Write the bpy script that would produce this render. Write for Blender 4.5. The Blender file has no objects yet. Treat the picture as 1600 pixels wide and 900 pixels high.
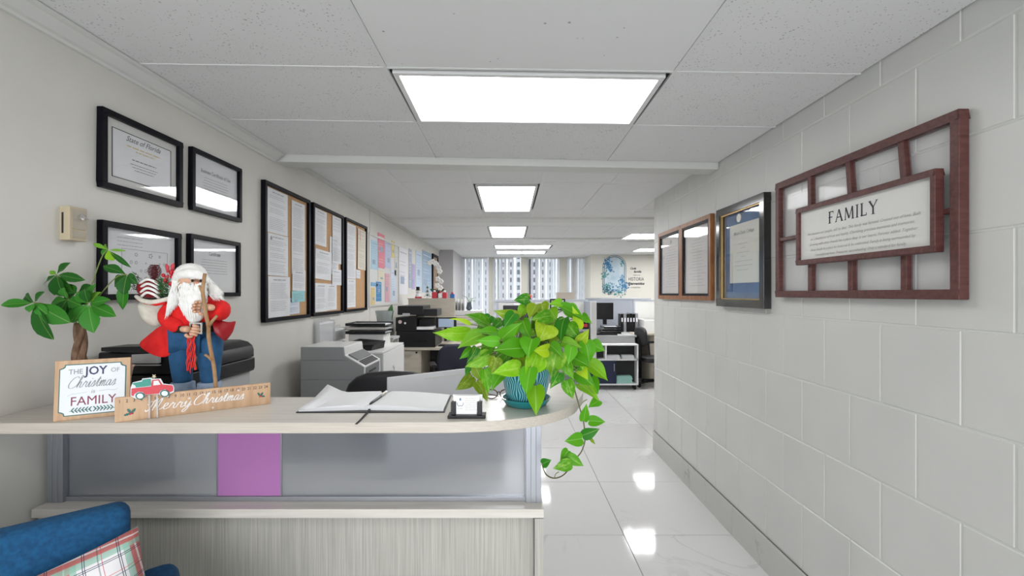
import bpy, bmesh, math, random
from mathutils import Vector, Matrix
R = math.radians
S = bpy.context.scene
COL = S.collection
rnd = random.Random(7)
# ---------------------------------------------------------------- camera
F = 700.0; VX = 796.0; HY = 458.5; CZ = 1.547
cam_d = bpy.data.cameras.new('camera'); cam = bpy.data.objects.new('camera', cam_d); COL.objects.link(cam)
cam.location = (0, 0, CZ); cam.rotation_euler = (R(90), 0, 0)
cam_d.sensor_width = 36; cam_d.lens = F/1600*36; cam_d.shift_x = 4/1600; cam_d.shift_y = 8.5/1600; cam_d.clip_start = .05
S.camera = cam
# ---------------------------------------------------------------- light and exposure
S.view_settings.view_transform = 'Standard'; S.view_settings.look = 'None'; S.view_settings.gamma = 1
S.view_settings.exposure = 0.22
W = bpy.data.worlds.new('sky'); S.world = W; W.use_nodes = True
W.node_tree.nodes['Background'].inputs[0].default_value = (.86, .93, 1, 1)
W.node_tree.nodes['Background'].inputs[1].default_value = 2.1
PANEL_FRONT = 5.4; PANEL_BACK = 15
def area(name, loc, rot, sx, sy, power, col=(1, 1, 1)):
    d = bpy.data.lights.new(name, 'AREA'); d.shape = 'RECTANGLE'; d.size = sx; d.size_y = sy; d.energy = power; d.color = col
    o = bpy.data.objects.new(name, d); COL.objects.link(o); o.location = loc; o.rotation_euler = rot; return o
area('daylight_entrance', (0, -2.78, 1.25), (R(90), 0, 0), 2.5, 2.1, 85, (.97, .985, 1))
# ---------------------------------------------------------------- helpers
def P(px, py, y): return Vector(((px-VX)*y/F, y, CZ-(py-HY)*y/F))
def onX(px, py, X): y = X*F/(px-VX); return P(px, py, y)
def onZ(px, py, z): y = (CZ-z)*F/(py-HY); return P(px, py, y)
_m = {}
def mat(name, c=(.8, .8, .8), rough=.5, metal=0, **k):
    if name in _m: return _m[name]
    m = bpy.data.materials.new(name); m.use_nodes = True; _m[name] = m
    b = m.node_tree.nodes['Principled BSDF']
    b.inputs['Base Color'].default_value = (*c, 1); b.inputs['Roughness'].default_value = rough; b.inputs['Metallic'].default_value = metal
    if 'trans' in k: b.inputs['Transmission Weight'].default_value = k['trans']
    if 'ior' in k: b.inputs['IOR'].default_value = k['ior']
    if 'spec' in k: b.inputs['Specular IOR Level'].default_value = k['spec']
    if 'coat' in k: b.inputs['Coat Weight'].default_value = k['coat']; b.inputs['Coat Roughness'].default_value = .08
    if 'sheen' in k: b.inputs['Sheen Weight'].default_value = k['sheen']
    if 'emit' in k:
        b.inputs['Emission Color'].default_value = (*k.get('ecol', (1, 1, 1)), 1); b.inputs['Emission Strength'].default_value = k['emit']
    return m
def nd(m, t, **k):
    n = m.node_tree.nodes.new(t)
    for a, v in k.items():
        if a[0] == '_': n.inputs[a[1:].replace('_', ' ')].default_value = v
        else: setattr(n, a, v)
    return n
def lk(m, a, b): m.node_tree.links.new(a, b)
def bsdf(m): return m.node_tree.nodes['Principled BSDF']
def ramp(m, fac, stops, interp='LINEAR'):
    r = nd(m, 'ShaderNodeValToRGB'); e = r.color_ramp.elements; r.color_ramp.interpolation = interp
    while len(e) > 1: e.remove(e[-1])
    e[0].position = stops[0][0]; e[0].color = (*stops[0][1], 1)
    for p, c in stops[1:]: x = e.new(p); x.color = (*c, 1)
    lk(m, fac, r.inputs[0]); return r.outputs[0]
def tc(m, out='Object', scale=(1, 1, 1), rot=(0, 0, 0)):
    t = nd(m, 'ShaderNodeTexCoord'); mp = nd(m, 'ShaderNodeMapping'); mp.inputs['Scale'].default_value = scale; mp.inputs['Rotation'].default_value = rot
    lk(m, t.outputs[out], mp.inputs[0]); return mp.outputs[0]
def geo(m, scale=(1, 1, 1)):
    t = nd(m, 'ShaderNodeNewGeometry'); mp = nd(m, 'ShaderNodeMapping'); mp.inputs['Scale'].default_value = scale
    lk(m, t.outputs['Position'], mp.inputs[0]); return mp.outputs[0]
def noise(m, vec, scale, detail=3, rough=.5, dist=0):
    n = nd(m, 'ShaderNodeTexNoise', _Scale=scale, _Detail=detail, _Roughness=rough, _Distortion=dist); lk(m, vec, n.inputs['Vector']); return n.outputs['Fac']
def bump(m, h, strength=.2, dist=.002):
    b = nd(m, 'ShaderNodeBump', _Strength=strength, _Distance=dist); lk(m, h, b.inputs['Height']); lk(m, b.outputs[0], bsdf(m).inputs['Normal'])
def noisy(name, c1, c2, scale=8, rough=.5, sc=(1, 1, 1), bs=0, bd=.001, lo=.35, hi=.65, detail=3, **k):
    if name in _m: return _m[name]
    m = mat(name, c1, rough, **k); n = noise(m, tc(m, 'Object', sc), scale, detail)
    lk(m, ramp(m, n, [(lo, c1), (hi, c2)]), bsdf(m).inputs['Base Color'])
    if bs: bump(m, n, bs, bd)
    return m
def MW(o):
    m = o.matrix_basis.copy()
    while o.parent: o = o.parent; m = o.matrix_basis @ m
    return m
def tag(o, label=None, cat=None, group=None, kind=None):
    for k, v in (('label', label), ('category', cat), ('group', group), ('kind', kind)):
        if v: o[k] = v
    return o
def thing(name, label, cat, loc=(0, 0, 0), rz=0, group=None, kind=None):
    o = bpy.data.objects.new(name, None); COL.objects.link(o); o.empty_display_size = .05
    o.location = loc; o.rotation_euler = (0, 0, rz); tag(o, label, cat, group, kind); return o
class MB:
    def __init__(s): s.v = []; s.f = []; s.mi = []; s.mat = 0; s.uv = {}
    def add(s, vs, fs, M=None):
        b = len(s.v); s.v += [(M @ Vector(v)) if M else Vector(v) for v in vs]
        for f in fs: s.f.append([b+i for i in f]); s.mi.append(s.mat)
        return s
    def box(s, x0, x1, y0, y1, z0, z1, M=None):
        return s.add([(x, y, z) for z in (z0, z1) for y in (y0, y1) for x in (x0, x1)],
                     [(0, 2, 3, 1), (4, 5, 7, 6), (0, 1, 5, 4), (2, 6, 7, 3), (0, 4, 6, 2), (1, 3, 7, 5)], M)
    def hexa(s, a, b):   # a, b: two loops of equal length
        n = len(a); fs = [list(range(n))[::-1], list(range(n, 2*n))]+[(i, (i+1) % n, n+(i+1) % n, n+i) for i in range(n)]
        return s.add(list(a)+list(b), fs)
    def prism(s, pts, z0, z1, M=None):
        n = len(pts); fs = [list(range(n))[::-1], list(range(n, 2*n))]+[(i, (i+1) % n, n+(i+1) % n, n+i) for i in range(n)]
        return s.add([(p[0], p[1], z0) for p in pts]+[(p[0], p[1], z1) for p in pts], fs, M)
    def tube(s, path, r, n=8, cap=True, flat=1):
        path = [Vector(p) for p in path]; N = len(path); rr = r if hasattr(r, '__len__') else [r]*N
        vs = []; up = Vector((0, 0, 1)); prev = None
        for i, p in enumerate(path):
            t = (path[min(i+1, N-1)]-path[max(i-1, 0)]).normalized()
            if prev is None:
                a = t.cross(up); a = t.cross(Vector((1, 0, 0))) if a.length < .05 else a
            else: a = prev-t*prev.dot(t)
            a.normalize(); prev = a; b = t.cross(a)
            for k in range(n):
                g = 2*math.pi*k/n; vs.append(p+a*math.cos(g)*rr[i]+b*math.sin(g)*rr[i]*flat)
        fs = [(i*n+k, i*n+(k+1) % n, (i+1)*n+(k+1) % n, (i+1)*n+k) for i in range(N-1) for k in range(n)]
        if cap: fs += [list(range(n))[::-1], [(N-1)*n+k for k in range(n)]]
        return s.add(vs, fs)
    def lathe(s, prof, c=(0, 0, 0), n=24, sx=1, sy=1, M=None):
        vs = [(c[0]+r*math.cos(2*math.pi*k/n)*sx, c[1]+r*math.sin(2*math.pi*k/n)*sy, c[2]+z) for r, z in prof for k in range(n)]
        L = len(prof); fs = [(i*n+k, i*n+(k+1) % n, (i+1)*n+(k+1) % n, (i+1)*n+k) for i in range(L-1) for k in range(n)]
        if prof[0][0] > 1e-5: fs.append(list(range(n))[::-1])
        if prof[-1][0] > 1e-5: fs.append([(L-1)*n+k for k in range(n)])
        return s.add(vs, fs, M)
    def ball(s, c, r, n=10, sc=(1, 1, 1), M=None):
        L = max(5, n//2+1); prof = [(r*math.sin(math.pi*i/L)+1e-6, -r*math.cos(math.pi*i/L)) for i in range(L+1)]
        T = Matrix.Translation(c) @ Matrix.Diagonal((*sc, 1))
        return s.lathe(prof, (0, 0, 0), n, M=(M @ T) if M else T)
    def cyl(s, c, axis, r, h, n=16):
        q = Vector(axis).to_track_quat('Z', 'Y').to_matrix().to_4x4()
        return s.lathe([(r, -h/2), (r, h/2)], n=n, M=Matrix.Translation(c) @ q)
    def quad(s, a, b, c, d): return s.add([a, b, c, d], [(0, 1, 2, 3)])
    def build(s, name, m=None, parent=None, world=True, smooth=False, bevel=0, sub=0, solid=0, label=None, auto=None, keep=False, seg=2):
        me = bpy.data.meshes.new(name)
        if parent is not None:
            inv = MW(parent).inverted() if world else None; vs = [inv @ v for v in s.v] if inv else s.v; org = None
        else:
            if keep: org = Vector((0, 0, 0))
            else:
                xs = [v.x for v in s.v]; ys = [v.y for v in s.v]; org = Vector(((min(xs)+max(xs))/2, (min(ys)+max(ys))/2, min(v.z for v in s.v)))
            vs = [v-org for v in s.v]
        me.from_pydata([tuple(v) for v in vs], [], s.f); me.validate(); 
        for x in (m if isinstance(m, (list, tuple)) else [m]):
            if x: me.materials.append(x)
        if len(me.polygons) == len(s.mi): me.polygons.foreach_set('material_index', s.mi)
        bm = bmesh.new(); bm.from_mesh(me); bmesh.ops.remove_doubles(bm, verts=bm.verts, dist=1e-6); bmesh.ops.recalc_face_normals(bm, faces=bm.faces); bm.to_mesh(me); bm.free()
        if smooth: me.polygons.foreach_set('use_smooth', [True]*len(me.polygons))
        o = bpy.data.objects.new(name, me); COL.objects.link(o)
        if parent is not None: o.parent = parent
        else: o.location = org
        if solid: d = o.modifiers.new('t', 'SOLIDIFY'); d.thickness = solid; d.offset = 0
        if bevel: d = o.modifiers.new('b', 'BEVEL'); d.width = bevel; d.segments = seg; d.limit_method = 'ANGLE'; d.angle_limit = R(35)
        if sub: d = o.modifiers.new('s', 'SUBSURF'); d.levels = sub; d.render_levels = sub
        if smooth and auto: 
            me.set_sharp_from_angle(angle=R(auto))
        if label: o['label'] = label
        if name in ('print', 'lettering', 'gold_lettering', 'plan_print', 'paragraph', 'border_line', 'grid_bar', 'inner_liner', 'gilt_liner', 'heading', 'logo', 'numbers'): o['kind'] = 'stuff'
        return o
def box_obj(name, m, b, parent=None, **k):
    mb = MB(); mb.box(*b); return mb.build(name, m, parent, **k)
def catmull(pts, n=6):
    pts = [Vector(p) for p in pts]; out = []
    for i in range(len(pts)-1):
        p0 = pts[max(i-1, 0)]; p1 = pts[i]; p2 = pts[i+1]; p3 = pts[min(i+2, len(pts)-1)]
        for k in range(n):
            t = k/n; out.append(.5*((2*p1)+(p2-p0)*t+(2*p0-5*p1+4*p2-p3)*t*t+(3*p1-p0-3*p2+p3)*t**3))
    return out+[pts[-1]]
# flat frame of reference on a surface: o + u*ux + v*uy (metres), n = outwards
class Fr:
    def __init__(s, o, ux, uy): s.o = Vector(o); s.x = Vector(ux).normalized(); s.y = Vector(uy).normalized(); s.n = s.x.cross(s.y)
    def __call__(s, u, v, w=0): return s.o+s.x*u+s.y*v+s.n*w
    def M(s):
        return Matrix(((s.x.x, s.y.x, s.n.x, s.o.x), (s.x.y, s.y.y, s.n.y, s.o.y), (s.x.z, s.y.z, s.n.z, s.o.z), (0, 0, 0, 1)))
def text(mb, fr, txt, u, v, size, w=.0006, align='CENTER', shear=0, bold=0, sx=1, rot=0):
    c = bpy.data.curves.new('t', 'FONT'); c.body = txt; c.size = size; c.align_x = align; c.align_y = 'CENTER'; c.shear = shear; c.offset = bold; c.resolution_u = 2
    o = bpy.data.objects.new('t', c); COL.objects.link(o); dg = bpy.context.evaluated_depsgraph_get(); me = bpy.data.meshes.new_from_object(o.evaluated_get(dg))
    M = fr.M() @ Matrix.Translation((u, v, w)) @ Matrix.Rotation(rot, 4, 'Z') @ Matrix.Diagonal((sx, 1, 1, 1))
    mb.add([v_.co for v_ in me.vertices], [list(p.vertices) for p in me.polygons], M)
    bpy.data.objects.remove(o); bpy.data.curves.remove(c); bpy.data.meshes.remove(me)
def stroke(mb, fr, pts, width, w=.0006, taper=False):
    # flat ribbon along a 2-D path
    pts = [Vector((p[0], p[1])) for p in pts]; N = len(pts); vs = []
    for i, p in enumerate(pts):
        t = (pts[min(i+1, N-1)]-pts[max(i-1, 0)]); t = t.normalized() if t.length > 1e-9 else Vector((1, 0)); n = Vector((-t.y, t.x))
        k = width/2
        if taper: k *= .45+.75*abs(t.y)
        a = p+n*k; b = p-n*k; vs += [fr(a.x, a.y, w), fr(b.x, b.y, w)]
    mb.add(vs, [(2*i, 2*i+1, 2*i+3, 2*i+2) for i in range(N-1)])
def words(mb, fr, u0, u1, v, h, rg, w=.0006, center=False):
    # one line of unreadable small print: short dashes of word length
    L = u1-u0; x = 0; segs = []
    while x < L:
        l = min(h*rg.uniform(1.2, 4.5), L-x); segs.append((x, x+l)); x += l+h*.7
    for a, b in segs: mb.quad(fr(u0+a, v-h*.25, w), fr(u0+b, v-h*.25, w), fr(u0+b, v+h*.25, w), fr(u0+a, v+h*.25, w))
# ================================================================ STRUCTURE
XR = 1.436; XL = -1.513; ZF = 2.442; ZB = 2.479; YE = 4.447; YBACK = -2.6; YW = 11.75; XFAR = 5.2
# ---- materials of the room
m_wall = noisy('wall_paint', (.60, .585, .545), (.64, .625, .585), 3, .55, bs=.05, bd=.001)
m_block = mat('block_paint', (.60, .605, .575), .38)
n_ = noise(m_block, geo(m_block), 60, 4); lk(m_block, ramp(m_block, noise(m_block, geo(m_block), 2.2, 2), [(.3, (.56, .565, .545)), (.7, (.60, .60, .58))]), bsdf(m_block).inputs['Base Color']); bump(m_block, n_, .12, .0012)
m_mortar = mat('block_mortar', (.60, .605, .58), .6)
def ceil_mat(name, c, thr, scale, dark):
    m = mat(name, c, .85); g = geo(m); v = nd(m, 'ShaderNodeTexVoronoi', _Scale=scale); lk(m, g, v.inputs['Vector'])
    n = noise(m, g, scale*.22, 2)
    mm = nd(m, 'ShaderNodeMath', operation='MULTIPLY'); lk(m, v.outputs['Distance'], mm.inputs[0]); lk(m, n, mm.inputs[1])
    lk(m, ramp(m, mm.outputs[0], [(0, dark), (thr, dark), (thr+.02, c)]), bsdf(m).inputs['Base Color']); bump(m, noise(m, g, scale*.8, 4), .35, .001); return m
m_tileA = ceil_mat('ceiling_tile_speckled', (.71, .71, .71), .075, 75, (.42, .42, .42))
m_tileB = ceil_mat('ceiling_tile_plain', (.73, .73, .73), .014, 16, (.3, .3, .3))
m_tbar = mat('ceiling_grid_white', (.70, .70, .70), .45)
m_gap = mat('dark_gap', (.10, .10, .10), .9)
m_lightframe = mat('lamp_frame_white', (.72, .72, .72), .4)
def marble(name, base, vein, sc, rough):
    m = mat(name, base, rough); g = geo(m)
    oi = nd(m, 'ShaderNodeObjectInfo'); ad = nd(m, 'ShaderNodeVectorMath', operation='MULTIPLY_ADD'); ad.inputs[1].default_value = (9, 7, 5)
    cb = nd(m, 'ShaderNodeCombineXYZ')
    for i in range(3): lk(m, oi.outputs['Random'], cb.inputs[i])
    lk(m, cb.outputs[0], ad.inputs[0]); lk(m, g, ad.inputs[2])
    a = noise(m, ad.outputs[0], sc, 6, .55, 1.2); b = noise(m, ad.outputs[0], sc*.6, 2)
    v = ramp(m, a, [(.0, base), (.485, base), (.5, vein), (.515, base), (1, base)])
    mx = nd(m, 'ShaderNodeMix', data_type='RGBA'); mx.inputs['A'].default_value = (*base, 1); lk(m, v, mx.inputs['B']); lk(m, ramp(m, b, [(.5, (0, 0, 0)), (.72, (1, 1, 1))]), mx.inputs['Factor'])
    lk(m, mx.outputs['Result'], bsdf(m).inputs['Base Color']); return m
m_floor = marble('polished_marble_tile', (.61, .61, .605), (.44, .435, .425), 1.6, .07)
m_basem = marble('marble_skirting', (.50, .50, .475), (.20, .20, .19), 2.4, .15)
m_grout = mat('floor_grout', (.20, .20, .20), .8)
m_trimw = mat('white_moulding', (.60, .60, .58), .4)
# ---- floor: slab of grout with polished tiles 0.81 m square
fl = box_obj('floor', m_grout, (-1.60, XFAR, YBACK-.1, 12.0, -.10, -.003), keep=True); tag(fl, kind='structure')
T = .81; base_t = None
xe = [-1.60, -.887, -.077, .733, 1.543]+[1.543+T*i for i in range(1, 5)]+[XFAR]
ye = [YBACK-.1]+[2.869+T*k for k in range(-6, 12) if YBACK+.1 < 2.869+T*k < 11.9]+[12.0]
def tile_mesh(name, w, h, d, m, bv=.0012):
    me = bpy.data.meshes.new(name); bm = bmesh.new(); bmesh.ops.create_cube(bm, size=1)
    bmesh.ops.scale(bm, vec=(w, h, d), verts=bm.verts)
    bmesh.ops.bevel(bm, geom=bm.edges[:], offset=bv, segments=1, affect='EDGES'); bm.to_mesh(me); bm.free(); me.materials.append(m); return me
_tm = {}
def piece(name, parent, w, h, d, m, loc, bv=.0012):
    k = (name, round(w, 3), round(h, 3), round(d, 3), m.name)
    if k not in _tm: _tm[k] = tile_mesh(name, w, h, d, m, bv)
    o = bpy.data.objects.new(name, _tm[k]); o.location = loc; o.parent = parent; COL.objects.link(o); return o
g = .0022
for i in range(len(xe)-1):
    for j in range(len(ye)-1):
        w = xe[i+1]-xe[i]-2*g; h = ye[j+1]-ye[j]-2*g
        if w > .02 and h > .02: piece('tile', fl, w, h, .012, m_floor, ((xe[i]+xe[i+1])/2, (ye[j]+ye[j+1])/2, -.006))
# ---- right wall of painted blocks
wr = box_obj('wall_right', m_mortar, (XR+.0025, XR+.20, YBACK, YE-.004, 0, 2.60), keep=True); tag(wr, kind='structure')
seams = [.19, .207+.305-.0, .818, 1.122, 1.430, 1.738, 2.040, 2.347, 2.60]
seams[1] = .512; g = .0028
for r in range(8):
    z0, z1 = seams[r], seams[r+1]; ph = 1.423 if r % 2 == 1 else 1.271
    ph = {0: 1.423, 1: 1.271, 2: 1.423, 3: 1.271}.get(r % 4) if False else ph
    js = [y for y in (ph+.3085*k for k in range(-14, 12)) if YBACK+.02 < y < YE-.03]; js = [YBACK]+js+[YE]
    for a, b in zip(js, js[1:]):
        piece('block', wr, .016, b-a-2*g, z1-z0-2*g, m_block, (XR+.008+rnd.uniform(-.0007, .0007), (a+b)/2, (z0+z1)/2), .003)
sk = MB(); 
bs = box_obj('baseboard_right', m_gap, (XR-.004, XR+.01, YBACK, YE, .0, .188), keep=True); tag(bs, kind='structure')
ys = [YBACK]+[2.869+T*k for k in range(-6, 2)]+[4.447]
for a, b in zip(ys, ys[1:]):
    if b-a > .05: piece('tile', bs, .012, b-a-.003, .186, m_basem, (XR-.008, (a+b)/2, .093), .0015)
# ---- the wall turning right behind the block wall
for nm, b in (('wall_corner', (XR+.20, XFAR, YE-.20, YE-.0, 0, 2.62)), ('wall_side', (XFAR, XFAR+.1, YE, 11.0, 0, 2.62))):
    tag(box_obj(nm, m_wall, b, keep=True), kind='structure')
# ---- left wall and its mouldings
wl = box_obj('wall_left', m_wall, (XL-.15, XL, YBACK, 9.62, 0, 2.62), keep=True); tag(wl, kind='structure')
cr = MB(); prof = [(0, 0), (0, -.052), (.012, -.052), (.018, -.044), (.03, -.040), (.058, -.014), (.070, -.010), (.072, 0)]
cr.hexa([Vector((XL+a, YBACK, ZF+b)) for a, b in prof], [Vector((XL+a, 2.875, ZF+b)) for a, b in prof])
tag(cr.build('trim_1', m_trimw, keep=True), kind='structure')
cr = MB(); cr.box(XL, XL+.02, 2.98, 9.6, ZB-.03, ZB); tag(cr.build('trim_2', m_trimw, keep=True), kind='structure')
tr = MB(); tr.box(XL, XL+.006, 4.84, 4.87, .1, ZB-.03); tag(tr.build('trim_3', m_trimw, keep=True), kind='structure')
tag(box_obj('baseboard_left', m_trimw, (XL, XL+.012, YBACK, 9.6, 0, .10), keep=True), kind='structure')
# ---- far end: grey pier, window wall, cream wall
m_grey = mat('grey_wall_paint', (.42, .41, .42), .6); m_cream = mat('cream_wall_paint', (.68, .665, .60), .6)
tag(box_obj('wall_pier', m_grey, (XL-.15, -1.21, 9.62, 11.9, 0, 2.62), keep=True), kind='structure')
tag(box_obj('wall_far', m_cream, (1.96, XFAR, 10.8, 12.0, 0, 2.62), keep=True), kind='structure')
tag(box_obj('wall_window_sill', m_cream, (-1.21, 1.96, YW, 12.0, 0, .75), keep=True), kind='structure')
# ---- wall behind the camera with a glazed entrance
bw = MB(); bw.box(XL-.15, -1.3, YBACK-.1, YBACK, 0, 2.6); bw.box(1.3, XR+.2, YBACK-.1, YBACK, 0, 2.6); bw.box(-1.3, 1.3, YBACK-.1, YBACK, 2.35, 2.6)
tag(bw.build('wall_entrance', m_wall, keep=True), kind='structure')
m_alu = mat('window_metal_dark', (.12, .125, .135), .4, .5); m_bmul = mat('window_post_beige', (.55, .53, .46), .5)
m_glass = mat('clear_glass', (1, 1, 1), .02); bsdf(m_glass).inputs['Alpha'].default_value = .08
dr = thing('door_1', None, None, (0, YBACK-.05, 0), kind='structure')
d = MB()
for x0, x1, z0, z1 in ((-1.3, -1.24, 0, 2.35), (1.24, 1.3, 0, 2.35), (-.04, .04, 0, 2.35), (-1.24, -.04, 2.27, 2.35), (.04, 1.24, 2.27, 2.35), (-1.24, -.04, 0, .18), (.04, 1.24, 0, .18)): d.box(x0, x1, YBACK-.08, YBACK-.02, z0, z1)
d.build('door_frame', m_alu, dr)
for x in (-.64, .64): box_obj('pane', m_glass, (x-.59, x+.59, YBACK-.053, YBACK-.047, .18, 2.27), dr)
# ---- ceiling, front bay (suspended tiles 4 x 2 feet, a little skewed)
def CL(k):
    return {0: (1.795, .029), 1: (2.366, .038), 2: (2.985, .062)}.get(k, (1.795+.571*k, .029))
cf = MB(); cf.box(XL-.15, XR+.25, YBACK-.1, 3.15, ZF+.03, ZF+.12); c1 = cf.build('ceiling', m_gap, keep=True); tag(c1, kind='structure')
CX = [XL, -.492, .668, XR]
def slab(mb, X0, X1, l0, l1, z0, z1, e=.008):
    pts = [(X0+e, l0[0]+l0[1]*X0+e), (X1-e, l0[0]+l0[1]*X1+e), (X1-e, l1[0]+l1[1]*X1-e), (X0+e, l1[0]+l1[1]*X0-e)]; mb.prism(pts, z0, z1)
for k in range(-8, 2):
    l0, l1 = CL(k), CL(k+1)
    if l0[0] < YBACK-.2: continue
    for c in range(3):
        if c == 1 and k in (0, -4): continue
        mb = MB(); slab(mb, CX[c], CX[c+1], l0, l1, ZF+.003, ZF+.02, .0055+(.002 if c else 0)); mb.build('ceiling_tile', m_tileB if (c == 1 and k == -1) or (c == 2 and k == 1) else m_tileA, c1)
def bar(mb, a, b, w, z0, z1):
    a = Vector(a); b = Vector(b); d = (b-a).normalized(); n = Vector((-d.y, d.x))*w/2
    mb.prism([a-n, b-n, b+n, a+n], z0, z1)
gb = MB()
for x in (-.492, .668): bar(gb, (x, YBACK), (x, 2.985+.062*x), .012, ZF, ZF+.012)
for k in range(-7, 2): l = CL(k); bar(gb, (XL, l[0]+l[1]*XL), (XR, l[0]+l[1]*XR), .012, ZF+.0005, ZF+.012)
gb.build('grid_bar', m_tbar, c1)
# beam between the bays, small shadow gap before it
bm_ = MB(); bm_.prism([(XL, 2.985+.062*XL), (XR+.0, 2.985+.062*XR), (XR+.0, 3.13+.062*XR), (XL, 3.13+.062*XL)], 2.398, 2.60)
tag(bm_.build('trim_4', m_trimw, keep=True, bevel=.004), kind='structure')
# back bay
cb = MB(); cb.box(XL-.15, XFAR+.1, 3.05, 12.0, ZB+.03, ZB+.12); c2 = cb.build('ceiling', m_gap, keep=True); tag(c2, kind='structure')
BX = [XL, -.94, -.325, .275, .865, 1.47, 2.08, 2.69, 3.30, 3.91, 4.52, XFAR]
BY = [3.03, 3.80, 5.02, 5.62, 6.23, 7.45, 8.06, 8.67, 9.28, 9.89, 10.5, 11.1, 11.75]
LIGHTS = [(2, 1), (2, 4)]
big = [(2, 2+1+1, 7, 8)]
def is_light(i, j): return (i, j) in ((2, 1), (2, 4))
m_tileC = ceil_mat('ceiling_tile_far', (.72, .72, .72), .03, 40, (.5, .5, .5))
for i in range(len(BX)-1):
    if BX[i] < XR: ys_ = BY
    else: ys_ = BY
    for j in range(len(BY)-1):
        if is_light(i, j) or (i in (2, 3) and j in (7, 9)) or (i in (6, 7) and j == 5) or (i in (7, 8) and j == 8): continue
        y0 = BY[j]
        if BX[i+1] > XR+.1 and BY[j+1] < YE+.1: continue
        w = BX[i+1]-BX[i]-.012; h = BY[j+1]-BY[j]-.012
        piece('ceiling_tile', c2, w, h, .016, m_tileC, ((BX[i]+BX[i+1])/2, (BY[j]+BY[j+1])/2, ZB+.012))
gb = MB()
for x in BX[1:-1]: gb.box(x-.013, x+.013, 3.05 if x < XR else YE, 11.75, ZB, ZB+.012)
for y in BY[1:]: gb.box(XL, XFAR, y-.013, y+.013, ZB+.0005, ZB+.012)
gb.box(.80, .93, 3.8, 5.02, ZB-.006, ZB)
gb.build('grid_bar', m_tbar, c2)
for n, (a, b, dz) in enumerate(((5.50, 5.78, .022), (7.55, 7.8, .018))):
    tag(box_obj('trim_%d' % (5+n), m_trimw, (XL, XFAR, a, b, ZB-dz, ZB+.02), keep=True, bevel=.003), kind='structure')
# ---- ceiling lights
m_em = mat('lamp_diffuser_front', (1, 1, 1), .5, emit=PANEL_FRONT, ecol=(1, .995, .985)); m_em2 = mat('lamp_diffuser_back', (1, 1, 1), .5, emit=PANEL_BACK, ecol=(1, 1, 1))
def lamp(pts, z, label, m, group='recessed ceiling light panels', fw=.022):
    cx = sum(p[0] for p in pts)/4; cy = sum(p[1] for p in pts)/4
    o = thing('ceiling_light', label, 'light', (cx, cy, z), group=group)
    inn = [(p[0]+(cx-p[0])/abs(cx-p[0])*fw, p[1]+(cy-p[1])/abs(cy-p[1])*fw) for p in pts]
    fr = MB()
    for i in range(4):
        a, b = pts[i], pts[(i+1) % 4]; c, d_ = inn[(i+1) % 4], inn[i]; fr.prism([a, b, c, d_], z-.006, z+.03)
    fr.build('frame', m_lightframe, o)
    df = MB(); df.prism(inn, z+.004, z+.010); df.build('diffuser', m, o)
q = [onZ(613, 112, ZF), onZ(1040, 119, ZF), onZ(988, 194, ZF), onZ(653, 190, ZF)]
lamp([(p.x, p.y) for p in q], ZF, 'wide white ceiling light panel nearest the camera, above the front desk', m_em)
l = CL(-4); l2 = CL(-3)
lamp([(-.49, l[0]+.01), (.66, l[0]+.03), (.66, l2[0]-.01), (-.49, l2[0]-.03)], ZF, 'white ceiling light panel behind the camera over the waiting area', m_em)
def rect(x0, x1, y0, y1): return [(x0, y0), (x1, y0), (x1, y1), (x0, y1)]
lamp(rect(-.295, .245, 3.87, 5.08), ZB, 'lengthwise ceiling light panel just beyond the first beam', m_em2)
lamp(rect(-.30, .25, 6.25, 7.43), ZB, 'lengthwise ceiling light panel second beyond the first beam', m_em2)
lamp(rect(-.30, .82, 8.67, 9.27), ZB, 'crosswise ceiling light panel, nearer of the two before the windows', m_em2)
lamp(rect(-.30, .82, 9.9, 10.5), ZB, 'crosswise ceiling light panel closest to the far windows', m_em2)
lamp(rect(1.90, 3.1, 7.0, 7.6), ZB, 'ceiling light panel over the right cubicles, nearer one past the block wall', m_em2)
lamp(rect(2.70, 3.9, 9.3, 9.9), ZB, 'ceiling light panel over the right cubicles, farther one before the mural', m_em2)
# ---- windows with posts
for n, (x0, x1) in enumerate(((-1.21, -.42), (-.30, .50), (.54, 1.96))):
    w = thing('window_%d' % (n+1), None, None, ((x0+x1)/2, YW, .75), kind='structure')
    f = MB(); 
    for a in ((x0-.03, x0+.03, YW-.02, YW+.06, .75, ZB), (x1-.03, x1+.03, YW-.02, YW+.06, .75, ZB), (x0+.03, x1-.03, YW, YW+.05, .75, .80)): f.box(*a)
    f.build('window_frame', m_alu, w)
    box_obj('pane', m_glass, (x0+.03, x1-.03, YW+.02, YW+.026, .80, ZB-.01), w)
for n, (x0, x1) in enumerate(((-.54, -.43), (.30, .47), (1.30, 1.50), (1.62, 1.72))):
    tag(box_obj('trim_%d' % (7+n), m_bmul, (x0, x1, YW-.12, YW-.04, .75, ZB), keep=True), kind='structure')
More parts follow.
